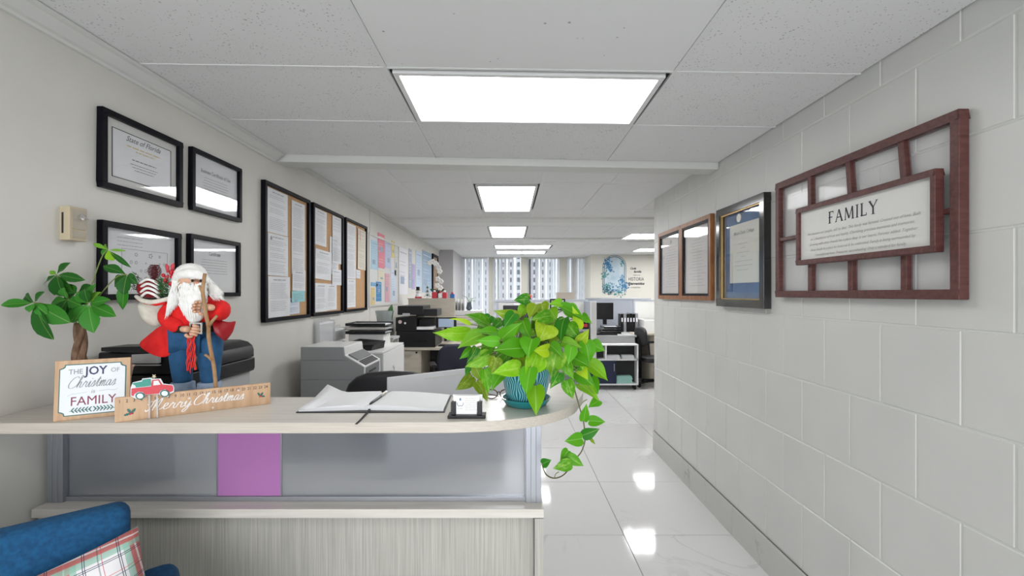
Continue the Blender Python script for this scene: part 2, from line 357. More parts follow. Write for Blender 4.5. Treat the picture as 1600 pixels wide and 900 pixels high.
# ================================================================ FRONT DESK
CT = 1.181
def laminate(name, c1, c2, scx, rough=.35):
    m = mat(name, c1, rough); n = noise(m, tc(m, 'Object', scx), 3, 5, .6); lk(m, ramp(m, n, [(.3, c1), (.7, c2)]), bsdf(m).inputs['Base Color']); return m
m_lamH = laminate('pale_laminate_counter', (.56, .525, .47), (.66, .63, .58), (1.2, 26, 30), .3)
m_lamE = laminate('pale_laminate_edge', (.47, .42, .36), (.60, .55, .49), (2, 60, 160), .35)
m_lamV = laminate('grained_laminate_vertical', (.32, .305, .27), (.51, .495, .45), (75, 20, 1.1), .4)
m_post = mat('grey_aluminium_post', (.33, .34, .37), .35, .6)
m_frost = mat('frosted_screen', (.62, .64, .68), .38, trans=.82, ior=1.12, spec=.4)
m_purple = mat('purple_film', (.50, .22, .50), .4, trans=.25, ior=1.12)
m_black = mat('black_plastic', (.008, .008, .009), .35, spec=.3); m_blackm = mat('black_matt', (.015, .015, .017), .6)
desk = thing('reception_desk', 'pale wood laminate reception desk with frosted screen front and rounded raised counter', 'desk', (-.7, 1.5, 0))
# raised counter outline: straight front, round right end
outl = [(XL, 1.262), (-.16, 1.272)]
arc = [(-.10, 1.279), (-.03, 1.292), (.045, 1.317), (.11, 1.356), (.17, 1.412), (.215, 1.48), (.245, 1.567), (.272, 1.66), (.278, 1.74), (.255, 1.80), (.19, 1.83), (.11, 1.80), (.05, 1.72), (.0, 1.65), (-.06, 1.605), (-.14, 1.585)]
outl += [tuple(p)[:2] for p in catmull([(a, b, 0) for a, b in arc], 4)]+[(XL, 1.58)]
ct = MB(); ct.prism(outl, CT-.031, CT); co = ct.build('counter_top', [m_lamH, m_lamE], desk, bevel=.002)
for p in co.data.polygons:
    if abs(p.normal.z) < .5: p.material_index = 1
# ledge (lower shelf) and body
LX0, LX1, LY = -1.500, .108, 1.405
box_obj('ledge', m_lamH, (LX0, LX1, LY, 1.62, .842, .870), desk, bevel=.0015)
mb = MB(); mb.box(LX0+.02, LX1-.03, 1.452, 1.470, 0, .840); mb.build('front_panel', m_lamV, desk)
box_obj('side_panel', m_lamV, (LX1-.028, LX1, LY+.005, 2.05, 0, .838), desk)
box_obj('side_panel', m_lamV, (LX0, LX0+.02, LY+.02, 2.05, 0, .838), desk)
box_obj('worktop', m_lamH, (LX0, LX1, 1.62, 2.12, .72, .75), desk, bevel=.001)
for xa in (LX0, LX1-.02): pass
for cx in (-1.470, .078):
    mb = MB(); mb.box(cx-.025, cx+.025, 1.448, 1.492, .870, CT-.031); mb.box(cx-.029, cx-.025 if cx > -1 else cx-.025, 1.455, 1.485, .870, CT-.031)
    for dx in (-.0085, .0085): mb.box(cx+dx-.0012, cx+dx+.0012, 1.4465, 1.448, .871, CT-.032)
    mb.build('screen_post', m_post, desk, bevel=.002)
sx0, sx1 = -1.445, .053
sc_ = box_obj('screen_panel', m_frost, (sx0, sx1, 1.466, 1.472, .884, CT-.031), desk, label='grey frosted glass screen')
box_obj('screen_rail', m_post, (sx0, sx1, 1.458, 1.480, .870, .885), desk, bevel=.0015)
px0, px1 = (340-VX)*1.465/F, (440-VX)*1.465/F
box_obj('colour_film', m_purple, (px0, px1, 1.4635, 1.4655, .886, CT-.032), sc_, label='purple square film')
for x in (px0, px1): box_obj('film_edge', m_post, (x-.0025, x+.0025, 1.462, 1.4655, .886, CT-.032), sc_)
# ---- pale screen panel behind the counter (privacy screen of the return)
m_pale = mat('pale_grey_panel', (.62, .62, .64), .4)
a = Vector((-.505, 1.86, 0)); b = Vector((-.02, 2.22, 0)); d_ = (b-a).normalized(); n_v = Vector((-d_.y, d_.x, 0))*.012
mb = MB(); mb.prism([a, b, b+n_v, a+n_v], .02, 1.197); pv = mb.build('privacy_panel', m_pale, desk, bevel=.002, label='pale grey slanted privacy panel')
mb = MB(); a2 = a+d_*.17; mb.prism([a2-n_v*.12, b-n_v*.12, b, a2], 1.172, 1.178); mb.build('trim_strip', m_trimw, pv)
for s0, s1 in ((.02, .08), (.5, .56)):
    mb = MB(); mb.prism([a+d_*s0-n_v*2, a+d_*s1-n_v*2, a+d_*s1+n_v*3, a+d_*s0+n_v*3], 0, .02); mb.build('foot', m_post, pv)
# ================================================================ WALL FRAMES
m_fblack = mat('black_frame', (.004, .004, .007), .4, spec=.12); m_paper = noisy('white_paper', (.70, .71, .74), (.76, .77, .79), 5, .6)
m_mat = mat('mat_board', (.64, .64, .62), .7); m_ink = mat('grey_ink', (.30, .30, .32), .7); m_ink2 = mat('dark_ink', (.05, .05, .06), .7); m_gold = mat('gold_ink', (.68, .50, .20), .6)
m_fglass = mat('picture_glass', (1, 1, 1), .01, ior=1.45); gl_ = nd(m_fglass, 'ShaderNodeBsdfGlossy', _Roughness=.0); tr_ = nd(m_fglass, 'ShaderNodeBsdfTransparent'); fz_ = nd(m_fglass, 'ShaderNodeLayerWeight', _Blend=.5); mx_ = nd(m_fglass, 'ShaderNodeMixShader')
p5_ = nd(m_fglass, 'ShaderNodeMath', operation='POWER'); p5_.inputs[1].default_value = 5; lk(m_fglass, fz_.outputs['Facing'], p5_.inputs[0]); ma5_ = nd(m_fglass, 'ShaderNodeMath', operation='MULTIPLY_ADD'); ma5_.inputs[1].default_value = .8; ma5_.inputs[2].default_value = .04; lk(m_fglass, p5_.outputs[0], ma5_.inputs[0]); lk(m_fglass, ma5_.outputs[0], mx_.inputs[0]); lk(m_fglass, tr_.outputs[0], mx_.inputs[1]); lk(m_fglass, gl_.outputs[0], mx_.inputs[2]); lk(m_fglass, mx_.outputs[0], m_fglass.node_tree.nodes['Material Output'].inputs[0])
m_cork = noisy('cork', (.46, .27, .13), (.56, .34, .18), 160, .8, bs=.3)
def left_frame(y0, y1, z0, z1, dep=.024): return Fr((XL+.001, y1, z0), (0, -1, 0), (0, 0, 1)), y1-y0, z1-z0
def right_frame(y0, y1, z0, z1): return Fr((XR-.001, y0, z0), (0, 1, 0), (0, 0, 1)), y1-y0, z1-z0
def flip(fr, w):  # u runs left to right as the viewer sees it
    return fr
def fbox(mb, fr, u0, u1, v0, v1, w0, w1): return mb.box(u0, u1, v0, v1, w0, w1, fr.M())
def frame_parts(root, fr, w, h, bw, dep, m, m_in=None, name='frame'):
    mb = MB()
    for u0, u1, v0, v1 in ((0, w, 0, bw), (0, w, h-bw, h), (0, bw, bw, h-bw), (w-bw, w, bw, h-bw)): fbox(mb, fr, u0, u1, v0, v1, 0, dep)
    return mb.build(name, m, root, bevel=.002)
# the viewer facing the left wall sees +Y to the right: u axis = +Y with normal +X needs y-axis up -> x cross y = (0,1,0)x(0,0,1) = (1,0,0)
def LF(y0, y1, z0, z1): return Fr((XL+.001, y0, z0), (0, 1, 0), (0, 0, 1)), y1-y0, z1-z0
def RF(y0, y1, z0, z1, X=None): return Fr(((X or XR-.001), y1, z0), (0, -1, 0), (0, 0, 1)), y1-y0, z1-z0
def certificate(name, label, cat, FRM, bw, dep, m, draw, group, glass=True, back=m_paper):
    fr, w, h = FRM; c = fr(w/2, 0, 0)
    o = thing(name, label, cat, c, group=group)
    frame_parts(o, fr, w, h, bw, dep, m)
    mb = MB(); fbox(mb, fr, bw, w-bw, bw, h-bw, .002, .006); sh = mb.build('sheet', back, o)
    draw(o, fr, w, h, bw, sh)
    if glass:
        mb = MB(); fbox(mb, fr, bw-.002, w-bw+.002, bw-.002, h-bw+.002, dep-.010, dep-.0085); mb.build('glass', m_fglass, o)
    return o
def dr_state(o, fr, w, h, bw, sh):
    mb = MB(); fbox(mb, fr, bw+.038, w-bw-.035, bw+.036, h-bw-.036, .006, .0075); s = mb.build('document', m_paper, o)
    mb = MB(); a, b, c, d = bw+.034, w-bw-.031, bw+.032, h-bw-.032
    for q in ((a, b, c, c+.002), (a, b, d-.002, d), (a, a+.002, c, d), (b-.002, b, c, d)): fbox(mb, fr, *q, .006, .0078)
    mb.build('border_line', m_ink2, o)
    mb = MB(); text(mb, fr, 'State of Florida', w/2, h*.74, .031, .0082, shear=.45, sx=.9); rg = random.Random(3)
    words(mb, fr, w*.36, w*.66, h*.48, .006, rg, .0082)
    for i in range(3): words(mb, fr, w*.34+.01*i, w*.68-.01*i, h*.42-i*.011, .004, rg, .0082)
    mb.build('lettering', m_ink2, s)
    mb = MB(); words(mb, fr, w*.30, w*.72, h*.645, .008, rg, .0082); words(mb, fr, w*.40, w*.64, h*.60, .007, rg, .0082); mb.build('gold_lettering', m_gold, s)
def dr_generic(seed, title, rows=7, top=.7):
    def f(o, fr, w, h, bw, sh):
        rg = random.Random(seed); mb = MB()
        if title: text(mb, fr, title, w/2, h*top, w*.068, .0066, bold=.0005, sx=.8)
        for i in range(rows): words(mb, fr, w*.24+rg.uniform(0, .01), w*.76-rg.uniform(0, .01), h*(top-.10-.045*i), .0045, rg, .0066)
        mb.build('lettering', m_ink, sh)
    return f
def dr_plan(o, fr, w, h, bw, sh):
    rg = random.Random(5); mb = MB(); a, b, c, d = w*.25, w*.84, h*.22, h*.68
    for q in ((a, b, c, c+.0015), (a, b, d-.0015, d), (a, a+.0015, c, d), (b-.0015, b, c, d)): fbox(mb, fr, *q, .006, .0068)
    for i in range(9):
        for j in range(4):
            if rg.random() < .62:
                u = a+.02+(b-a-.04)*i/8; v = c+.02+(d-c-.04)*j/3; r = rg.uniform(.003, .008)
                for k in range(5): t = k*1.257; mb.prism([(u+r*math.cos(t)+r*.45*math.cos(x), v+r*math.sin(t)+r*.45*math.sin(x)) for x in (0, 1.57, 3.14, 4.71)], .006, .0068, fr.M())
    for i in range(3): words(mb, fr, w*.2, w*.5, h*(.82-.05*i), .004, rg, .0068)
    mb.build('plan_print', m_ink, sh)
gL = 'black framed certificates on the left wall'
certificate('certificate', 'black framed State of Florida certificate with cream mat, above the floor plan', 'certificate', LF(1.640, 2.045, 1.938, 2.234), .022, .024, m_fblack, dr_state, gL, back=m_mat)
certificate('certificate', 'black framed certificate without mat, upper one beside the matted certificate on the left wall', 'certificate', LF(2.107, 2.495, 1.941, 2.240), .020, .024, m_fblack, dr_generic(2, 'Business Certificate of Use', 7, .70), gL)
certificate('floor_plan', 'black framed floor plan print with small symbols, behind the Santa figure\'s gift sack', 'picture', LF(1.640, 2.036, 1.522, 1.818), .022, .024, m_fblack, dr_plan, gL)
certificate('certificate', 'black framed certificate lower right of the four, beside the Santa figure\'s head', 'certificate', LF(2.094, 2.483, 1.531, 1.828), .020, .024, m_fblack, dr_generic(9, 'Certificate', 6, .72), gL)
# ---- cork boards
m_pap2 = mat('paper_pale_blue', (.62, .67, .76), .6); m_pap3 = mat('paper_turquoise', (.30, .62, .66), .6); m_pap4 = mat('paper_cream', (.74, .68, .58), .6)
m_pap5 = mat('paper_red', (.60, .18, .22), .6)
def sheet(o, fr, u0, u1, v0, v1, m, seed, w0, w, h, tilt=0, kind='text', dark=False):
    rg = random.Random(seed); cu, cv = (u0+u1)/2*w, (v0+v1)/2*h; su, sv = (u1-u0)*w, (v1-v0)*h
    f2 = Fr(fr(cu, cv, w0), fr.x*math.cos(tilt)+fr.y*math.sin(tilt), fr.y*math.cos(tilt)-fr.x*math.sin(tilt))
    mb = MB(); n = 5
    for i in range(n):    # a slightly curled sheet
        t0, t1 = i/n, (i+1)/n; c = lambda t: .006*(abs(t-.5)*2)**3*rg_c
        rg_c = .6
        a0, a1 = -su/2+su*t0, -su/2+su*t1
        mb.add([f2(a0, -sv/2, c(t0)), f2(a1, -sv/2, c(t1)), f2(a1, sv/2, c(t1)), f2(a0, sv/2, c(t0))], [(0, 1, 2, 3)])
    s = mb.build('sheet', m, o, solid=.0006)
    mb = MB(); mb2 = .0055
    nrow = int(sv/.02)
    v = sv/2-.022
    if rg.random() < .8: words(mb, f2, -su*.28, su*.28, v, .010, rg, mb2); v -= .024
    while v > -sv/2+.02:
        if rg.random() < .82: words(mb, f2, -su*.42, su*.42-rg.random()*su*.2, v, .0042, rg, mb2)
        v -= .0115
    if dark: mb.ball(f2(-su*.33, sv/2-.03, .001), .013, 10, (.2, 1, 1))
    mb.build('print', m_ink, s)
    return s
gC = 'cork notice boards on the left wall'
def board(y0, y1, z0, z1, label, sheets):
    fr, w, h = LF(y0, y1, z0, z1); o = thing('cork_board', label, 'notice board', fr(w/2, 0, 0), group=gC)
    frame_parts(o, fr, w, h, .024, .030, m_fblack)
    mb = MB(); fbox(mb, fr, .02, w-.02, .02, h-.02, .001, .010); mb.build('cork', m_cork, o)
    for i, s in enumerate(sheets): sheet(o, fr, s[0], s[1], s[2], s[3], s[4], 30+i+int(y0*10), .0115+.0022*(i % 3), w, h, s[5] if len(s) > 5 else 0, dark=(len(s) > 6))
board(2.723, 3.343, 1.369, 2.240, 'largest looking nearest cork board with turquoise note low on it', [
    (.08, .485, .645, .965, m_paper), (.08, .485, .335, .64, m_paper, 0, 1), (.08, .52, .03, .33, m_paper, .01), (.575, .895, .36, .945, m_paper), (.585, .90, .225, .40, m_paper, -.03),
    (.565, .88, .135, .225, m_pap3, .02), (.50, .76, .04, .17, m_pap2, .02)])
board(3.397, 4.012, 1.372, 2.240, 'middle cork board with two letters pinned side by side at its foot', [
    (.08, .44, .64, .965, m_paper, -.02), (.63, .95, .50, .965, m_paper), (.08, .58, .33, .60, m_paper, -.03), (.54, .86, .39, .75, m_paper, -.03), (.62, .955, .285, .44, m_paper), (.07, .43, .035, .295, m_paper), (.45, .79, .04, .295, m_paper, .01)])
board(4.074, 4.677, 1.376, 2.242, 'farthest cork board with a cream certificate and bare cork below', [
    (.07, .48, .36, .955, m_paper), (.07, .46, .045, .355, m_paper), (.56, .955, .475, .94, m_pap4, -.02), (.50, .70, .37, .465, m_paper, -.04), (.57, .70, .80, .94, m_pap5, .1)])
# ---- thermostat with key lock cover
m_beige = mat('aged_beige_plastic', (.50, .42, .29), .45); m_steel = mat('brushed_steel', (.55, .53, .50), .3, .8)
o = thing('thermostat', 'small beige wall thermostat in a lockable cover above the braided money tree', 'thermostat', (XL, 1.535, 1.726))
box_obj('case', m_beige, (XL, XL+.036, 1.504, 1.567, 1.727, 1.841), o, bevel=.002)
m_plate = mat('thermostat_plate', (.40, .36, .29), .5, .2)
mb = MB(); mb.box(XL+.036, XL+.0385, 1.512, 1.560, 1.766, 1.834); mb.build('cover_plate', m_plate, o)
mb = MB(); mb.cyl((XL+.043, 1.538, 1.808), (1, 0, 0), .010, .012, 14); mb.box(XL+.048, XL+.060, 1.535, 1.549, 1.801, 1.805); mb.build('lock', mat('lock_chrome', (.75, .75, .75), .15, 1), o)
mb = MB(); mb.box(XL+.036, XL+.038, 1.512, 1.560, 1.736, 1.760); mb.build('scale_plate', m_plate, o)
mb = MB(); mb.box(XL+.004, XL+.030, 1.5032, 1.5042, 1.75, 1.82)
mb = MB(); mb.box(XL+.010, XL+.016, 1.5030, 1.5045, 1.75, 1.82); mb.build('vent_slot', m_blackm, o)
# ---- right wall: brown window-frame sign with FAMILY panel
m_brown = noisy('distressed_brown_wood', (.070, .020, .017), (.115, .040, .034), 14, .5, sc=(1, 5, 5), bs=.2)
m_chip = mat('worn_white_paint', (.5, .42, .40), .7)
fs = thing('family_sign', 'large reddish-brown wooden window-frame wall sign reading FAMILY', 'wall sign', (XR-.02, 1.88, 1.528))
fr, w, h = RF(1.393, 2.356, 1.527, 2.123); dep = .038; bw = .030
def U(px, X=1.40): return fr_y1-X*F/(px-VX)
fr_y1 = 2.356
mb = MB()
for q in ((0, w, 0, bw), (0, w, h-bw, h), (0, bw, bw, h-bw), (w-bw, w, bw, h-bw)): fbox(mb, fr, *q, .004, dep)
mb.build('outer_frame', m_brown, fs, bevel=.003)
pu0, pu1, pv0, pv1 = 2.356-2.150, 2.356-1.447, 1.681-1.527, 1.952-1.527
for px in (1266, 1329, 1413):
    u = 2.356-1.405*F/(px-VX)
    for v0, v1, du in ((pv1-.01, h-bw, .014 if px != 1266 else .004), (bw, pv0+.01, 0)):
        mb = MB(); s = .012; A = [fr(u-s, v0, .008), fr(u+s, v0, .008), fr(u+s, v0, .034), fr(u-s, v0, .034)]; B = [p+fr.y*(v1-v0)-fr.x*du for p in A]; mb.hexa(A, B); mb.build('glazing_bar', m_brown, fs, bevel=.002)
for u0, u1, v in ((bw, pu0+.005, .298), (pu1-.005, w-bw, .284)):
    mb = MB(); fbox(mb, fr, u0, u1, v-.009, v+.009, .008, .034); mb.build('glazing_bar', m_brown, fs, bevel=.002)
m_sglass = mat('sign_glass', (.9, .9, .95), .05); bsdf(m_sglass).inputs['Alpha'].default_value = .12
mb = MB(); fbox(mb, fr, bw-.003, w-bw+.003, bw-.003, h-bw+.003, .012, .015); mb.build('glass', m_sglass, fs)
mb = MB()
for q in ((pu0, pu1, pv0, pv0+.020), (pu0, pu1, pv1-.020, pv1), (pu0, pu0+.018, pv0+.020, pv1-.020), (pu1-.018, pu1, pv0+.020, pv1-.020)): fbox(mb, fr, *q, .030, .062)
mb.build('panel_frame', m_brown, fs, bevel=.003)
mb = MB(); fbox(mb, fr, pu0+.01, pu1-.01, pv0+.01, pv1-.01, .040, .047); pn = mb.build('text_panel', mat('sign_white', (.66, .66, .64), .5), fs)
mb = MB(); rg = random.Random(4)
def serif_word(mb, fr, word, u, v, H, wd, sp, w0):
    thin = H*.075; thick = H*.15; x = u
    def bar(a, b, t): stroke(mb, fr, [a, b], t, w0)
    def ser(cx, cy, l=.16): stroke(mb, fr, [(cx-H*l, cy), (cx+H*l, cy)], H*.045, w0)
    for ch in word:
        b = v; t = v+H
        if ch == 'F': W = H*.58; bar((x+H*.12, b), (x+H*.12, t), thick); bar((x, t-thin/2), (x+W, t-thin/2), thin); bar((x, b+H*.5), (x+W*.8, b+H*.5), thin); bar((x+W-thin/2, t), (x+W-thin/2, t-H*.2), thin*.7); ser(x+H*.12, b)
        if ch == 'A': W = H*.86; bar((x+H*.08, b), (x+W*.5, t), thin); bar((x+W*.5, t), (x+W-H*.08, b), thick); bar((x+W*.25, b+H*.36), (x+W*.75, b+H*.36), thin); ser(x+H*.08, b, .11); ser(x+W-H*.08, b, .14)
        if ch == 'M': W = H*1.0; bar((x+H*.08, b), (x+H*.14, t), thin); bar((x+H*.14, t), (x+W*.5, b+H*.08), thick); bar((x+W*.5, b+H*.08), (x+W-H*.16, t), thin); bar((x+W-H*.16, t), (x+W-H*.1, b), thick); ser(x+H*.08, b, .11); ser(x+W-H*.1, b, .14)
        if ch == 'I': W = H*.30; bar((x+W/2, b), (x+W/2, t), thick); ser(x+W/2, b); ser(x+W/2, t)
        if ch == 'L': W = H*.60; bar((x+H*.12, b), (x+H*.12, t), thick); bar((x, b+thin/2), (x+W, b+thin/2), thin); bar((x+W-thin/2, b), (x+W-thin/2, b+H*.22), thin*.7); ser(x+H*.12, t)
        if ch == 'Y': W = H*.84; bar((x+W*.5, b), (x+W*.5, b+H*.5), thick); bar((x+W*.5, b+H*.5), (x+H*.08, t), thick); bar((x+W*.5, b+H*.5), (x+W-H*.08, t), thin); ser(x+W*.5, b); ser(x+H*.1, t, .13); ser(x+W-H*.08, t, .11)
        x += W+sp
    return x
pf = Fr(fr(pu0+.018, pv0+.020, .0475), fr.x, fr.y); pw = pu1-pu0-.036; ph = pv1-pv0-.040
x_ = .185
for ch in 'FAMILY':
    mb = MB(); x_ = serif_word(mb, pf, ch, x_, .150, .050, 0, .010, .0004); mb.build('letter', m_ink2, pn)['kind'] = 'stuff'
mb = MB()
lines = ['We treasure our people, still so dear. This family was formed. Created out of love. Built', 'on a foundation of trust and loyalty. Cherishing precious moments and memories.', 'Growing with other friends has a place deep in our hearts. Forever added. Together', 'these rituals in a place be honored & be celebrated. Family is being surrounded by', 'unconditional love. Treasures, cart-wheeling. Only a standard for family.']
for i, t in enumerate(lines): text(mb, pf, t, pw/2, .118-i*.0245, .0162, .0004, shear=.3, sx=.99)
mb.build('paragraph', mat('sign_grey_ink', (.36, .35, .35), .7), pn)
# ---- diploma with blue mat, two walnut frames
m_bluemat = noisy('blue_mat_board', (.05, .11, .24), (.08, .17, .34), 9, .6); m_diplo = mat('diploma_paper', (.66, .66, .60), .6)
m_walnut = noisy('orange_walnut', (.22, .075, .018), (.33, .13, .035), 9, .35, sc=(4, 4, 1)); m_seal = mat('silver_seal', (.6, .6, .55), .4, .3)
fr, w, h = RF(2.455, 3.02, 1.462, 2.104)
o = thing('diploma', 'diploma with royal blue mat in a glossy black frame beside the brown sign', 'diploma', fr(w/2, 0, 0))
frame_parts(o, fr, w, h, .045, .042, mat('gloss_black_wood', (.010, .009, .010), .12, coat=.5))
mb = MB()
for q in ((.045, w-.045, .045, .054), (.045, w-.045, h-.054, h-.045), (.045, .054, .054, h-.054), (w-.054, w-.045, .054, h-.054)): fbox(mb, fr, *q, .02, .034)
mb.build('gilt_liner', mat('gilt', (.50, .34, .14), .3, .7), o)
mb = MB(); fbox(mb, fr, .05, w-.05, .05, h-.05, .003, .008); ma_ = mb.build('mat_board', m_bluemat, o)
mb = MB(); fbox(mb, fr, .125, w-.105, .15, h-.125, .008, .010); dp = mb.build('document', m_diplo, o)
mb = MB(); text(mb, fr, 'Miami Dade College', w*.52, h*.715, .030, .0106, shear=.15, bold=.0004, sx=.95)
rg = random.Random(2)
for i, (a, b) in enumerate(((.42, .6), (.46, .56), (.38, .64), (.46, .56), (.33, .7), (.33, .7), (.38, .62))): words(mb, fr, w*a, w*b, h*(.61-.042*i), .005, rg, .0106)
mb.build('lettering', m_ink, dp)
mb = MB(); mb.cyl(fr(w*.42, h-.088, .0095), fr.n, .026, .004, 18); mb.build('seal', m_seal, o)
mb = MB(); fbox(mb, fr, .05, w-.05, .05, h-.05, .016, .0175); mb.build('glass', m_fglass, o)
def dr_lic(seed):
    def f(o, fr, w, h, bw, sh):
        rg = random.Random(seed); mb = MB(); mb.ball(fr(w/2, h*.83, .007), .014, 8, (.2, .8, 1.4))
        for i in range(16):
            a = rg.uniform(.2, .36); words(mb, fr, w*a, w*(1-a), h*(.75-.038*i), .005, rg, .0068)
        mb.build('lettering', m_ink, sh)
    return f
m_lic = mat('licence_paper', (.70, .68, .66), .6)
for y0, y1, lab, sd in ((3.69, 4.235, 'walnut framed licence farthest along the block wall, touching its twin', 1), (3.135, 3.685, 'walnut framed licence nearer of the touching pair, beside the blue diploma', 2)):
    fr, w, h = RF(y0, y1, 1.497, 2.108)
    o = certificate('licence', lab, 'certificate', (fr, w, h), .030, .030, m_walnut, dr_lic(sd), 'walnut framed licences on the block wall', back=m_lic)
    mb = MB()
    for q in ((.030, w-.030, .030, .050), (.030, w-.030, h-.050, h-.030), (.030, .050, .050, h-.050), (w-.050, w-.030, .050, h-.050)): fbox(mb, fr, *q, .004, .026)
    mb.build('inner_liner', m_fblack, o)
# ================================================================ PLANTS
def leaf_mat(name, rib, var, rough=.38):
    m = mat(name, (.2, .5, .05), rough+.08, spec=.2); nt = m.node_tree; oi = nd(m, 'ShaderNodeObjectInfo'); uv = nd(m, 'ShaderNodeUVMap')
    sp = nd(m, 'ShaderNodeSeparateXYZ'); lk(m, uv.outputs[0], sp.inputs[0])
    # variegation streaks, different on each leaf
    cb = nd(m, 'ShaderNodeCombineXYZ'); mu = nd(m, 'ShaderNodeMath', operation='MULTIPLY'); mu.inputs[1].default_value = 40; lk(m, oi.outputs['Random'], mu.inputs[0]); lk(m, mu.outputs[0], cb.inputs[2])
    lk(m, sp.outputs[0], cb.inputs[0]); ms = nd(m, 'ShaderNodeMath', operation='MULTIPLY'); ms.inputs[1].default_value = .55; lk(m, sp.outputs[1], ms.inputs[0]); lk(m, ms.outputs[0], cb.inputs[1])
    f = ramp(m, noise(m, cb.outputs[0], 5.5, 5, .7), [(.48, (0, 0, 0)), (.78, (1, 1, 1))])
    k = nd(m, 'ShaderNodeMath', operation='MULTIPLY'); k.inputs[1].default_value = var; lk(m, f, k.inputs[0]); gt_ = nd(m, 'ShaderNodeMapRange'); gt_.inputs['From Min'].default_value = .45; gt_.inputs['From Max'].default_value = .8; lk(m, oi.outputs['Random'], gt_.inputs['Value']); k9 = nd(m, 'ShaderNodeMath', operation='MULTIPLY'); lk(m, k.outputs[0], k9.inputs[0]); lk(m, gt_.outputs[0], k9.inputs[1]); k = k9
    mx = nd(m, 'ShaderNodeMix', data_type='RGBA'); lk(m, k.outputs[0], mx.inputs['Factor']); lk(m, oi.outputs['Color'], mx.inputs['A']); mx.inputs['B'].default_value = (.62, .74, .18, 1)
    r = ramp(m, sp.outputs[0], [(.475, (0, 0, 0)), (.5, (1, 1, 1)), (.525, (0, 0, 0))]); k2 = nd(m, 'ShaderNodeMath', operation='MULTIPLY'); k2.inputs[1].default_value = rib; lk(m, r, k2.inputs[0])
    m2 = nd(m, 'ShaderNodeMix', data_type='RGBA'); lk(m, k2.outputs[0], m2.inputs['Factor']); lk(m, mx.outputs['Result'], m2.inputs['A']); m2.inputs['B'].default_value = (.50, .70, .22, 1)
    lk(m, m2.outputs['Result'], bsdf(m).inputs['Base Color'])
    # side veins
    w = nd(m, 'ShaderNodeTexWave', _Scale=2.6, _Distortion=0, bands_direction='Y'); c2 = nd(m, 'ShaderNodeCombineXYZ')
    ab = nd(m, 'ShaderNodeMath', operation='SUBTRACT'); ab.inputs[1].default_value = .5; lk(m, sp.outputs[0], ab.inputs[0]); a2 = nd(m, 'ShaderNodeMath', operation='ABSOLUTE'); lk(m, ab.outputs[0], a2.inputs[0])
    a3 = nd(m, 'ShaderNodeMath', operation='SUBTRACT'); lk(m, sp.outputs[1], a3.inputs[0]); lk(m, a2.outputs[0], a3.inputs[1]); lk(m, a3.outputs[0], c2.inputs[1]); lk(m, c2.outputs[0], w.inputs['Vector'])
    bump(m, w.outputs['Fac'], .12, .001)
    tr = nd(m, 'ShaderNodeBsdfTranslucent'); lk(m, m2.outputs['Result'], tr.inputs[0]); ms_ = nd(m, 'ShaderNodeMixShader'); ms_.inputs[0].default_value = .18
    lk(m, bsdf(m).outputs[0], ms_.inputs[1]); lk(m, tr.outputs[0], ms_.inputs[2]); lk(m, ms_.outputs[0], nt.nodes['Material Output'].inputs[0]); return m
m_pothos = leaf_mat('pothos_leaf', .45, .6, .34); m_pach = leaf_mat('money_tree_leaf', .35, .0, .4)
PW = [(0, .34, -.06), (.04, .70, -.07), (.13, .94, -.03), (.27, 1.0, 0), (.43, .92, 0), (.60, .70, 0), (.76, .42, 0), (.89, .17, 0), (1, .0, 0)]
LW = [(0, .05, 0), (.1, .26, 0), (.25, .62, 0), (.42, .93, 0), (.58, 1.0, 0), (.74, .84, 0), (.88, .47, 0), (.96, .18, 0), (1, .0, 0)]
def leaf(parent, base, tip, width, m, color, prof=PW, fold=.22, curl=.16, face=(0, -1, .35), twist=0, rg=rnd, name='leaf'):
    base = Vector(base); tip = Vector(tip); ax = tip-base; L = ax.length; ax.normalize(); n = Vector(face).normalized(); n = (n-ax*n.dot(ax)); n.normalize()
    n = Matrix.Rotation(twist, 3, ax) @ n; s = ax.cross(n)
    inv = MW(parent).inverted(); vs = []; uvs = []; S_ = (-1, -.5, 0, .5, 1); ph = rg.random()*6
    for t, w, off in prof:
        for q in S_:
            ww = width/2*w*q; bend = curl*L*((t-.35)**2*1.6)
            rip = .018*L*math.sin(ph+t*9+q*2)*abs(q)
            p = base+ax*(t*L+off*L*abs(q)**1.5)+s*ww+n*(-bend+fold*abs(ww)+rip); vs.append(inv @ p); uvs.append((.5+q*.5*w, t))
    nS = 5; fs = [(i*nS+k, i*nS+k+1, (i+1)*nS+k+1, (i+1)*nS+k) for i in range(len(prof)-1) for k in range(nS-1)]
    me = bpy.data.meshes.new(name); me.from_pydata([tuple(v) for v in vs], [], fs); ul = me.uv_layers.new(name='UVMap')
    for p in me.polygons:
        p.use_smooth = True
        for li in p.loop_indices: ul.data[li].uv = uvs[me.loops[li].vertex_index]
    me.materials.append(m); o = bpy.data.objects.new(name, me); COL.objects.link(o); o.parent = parent; o.color = (*color, 1); return o
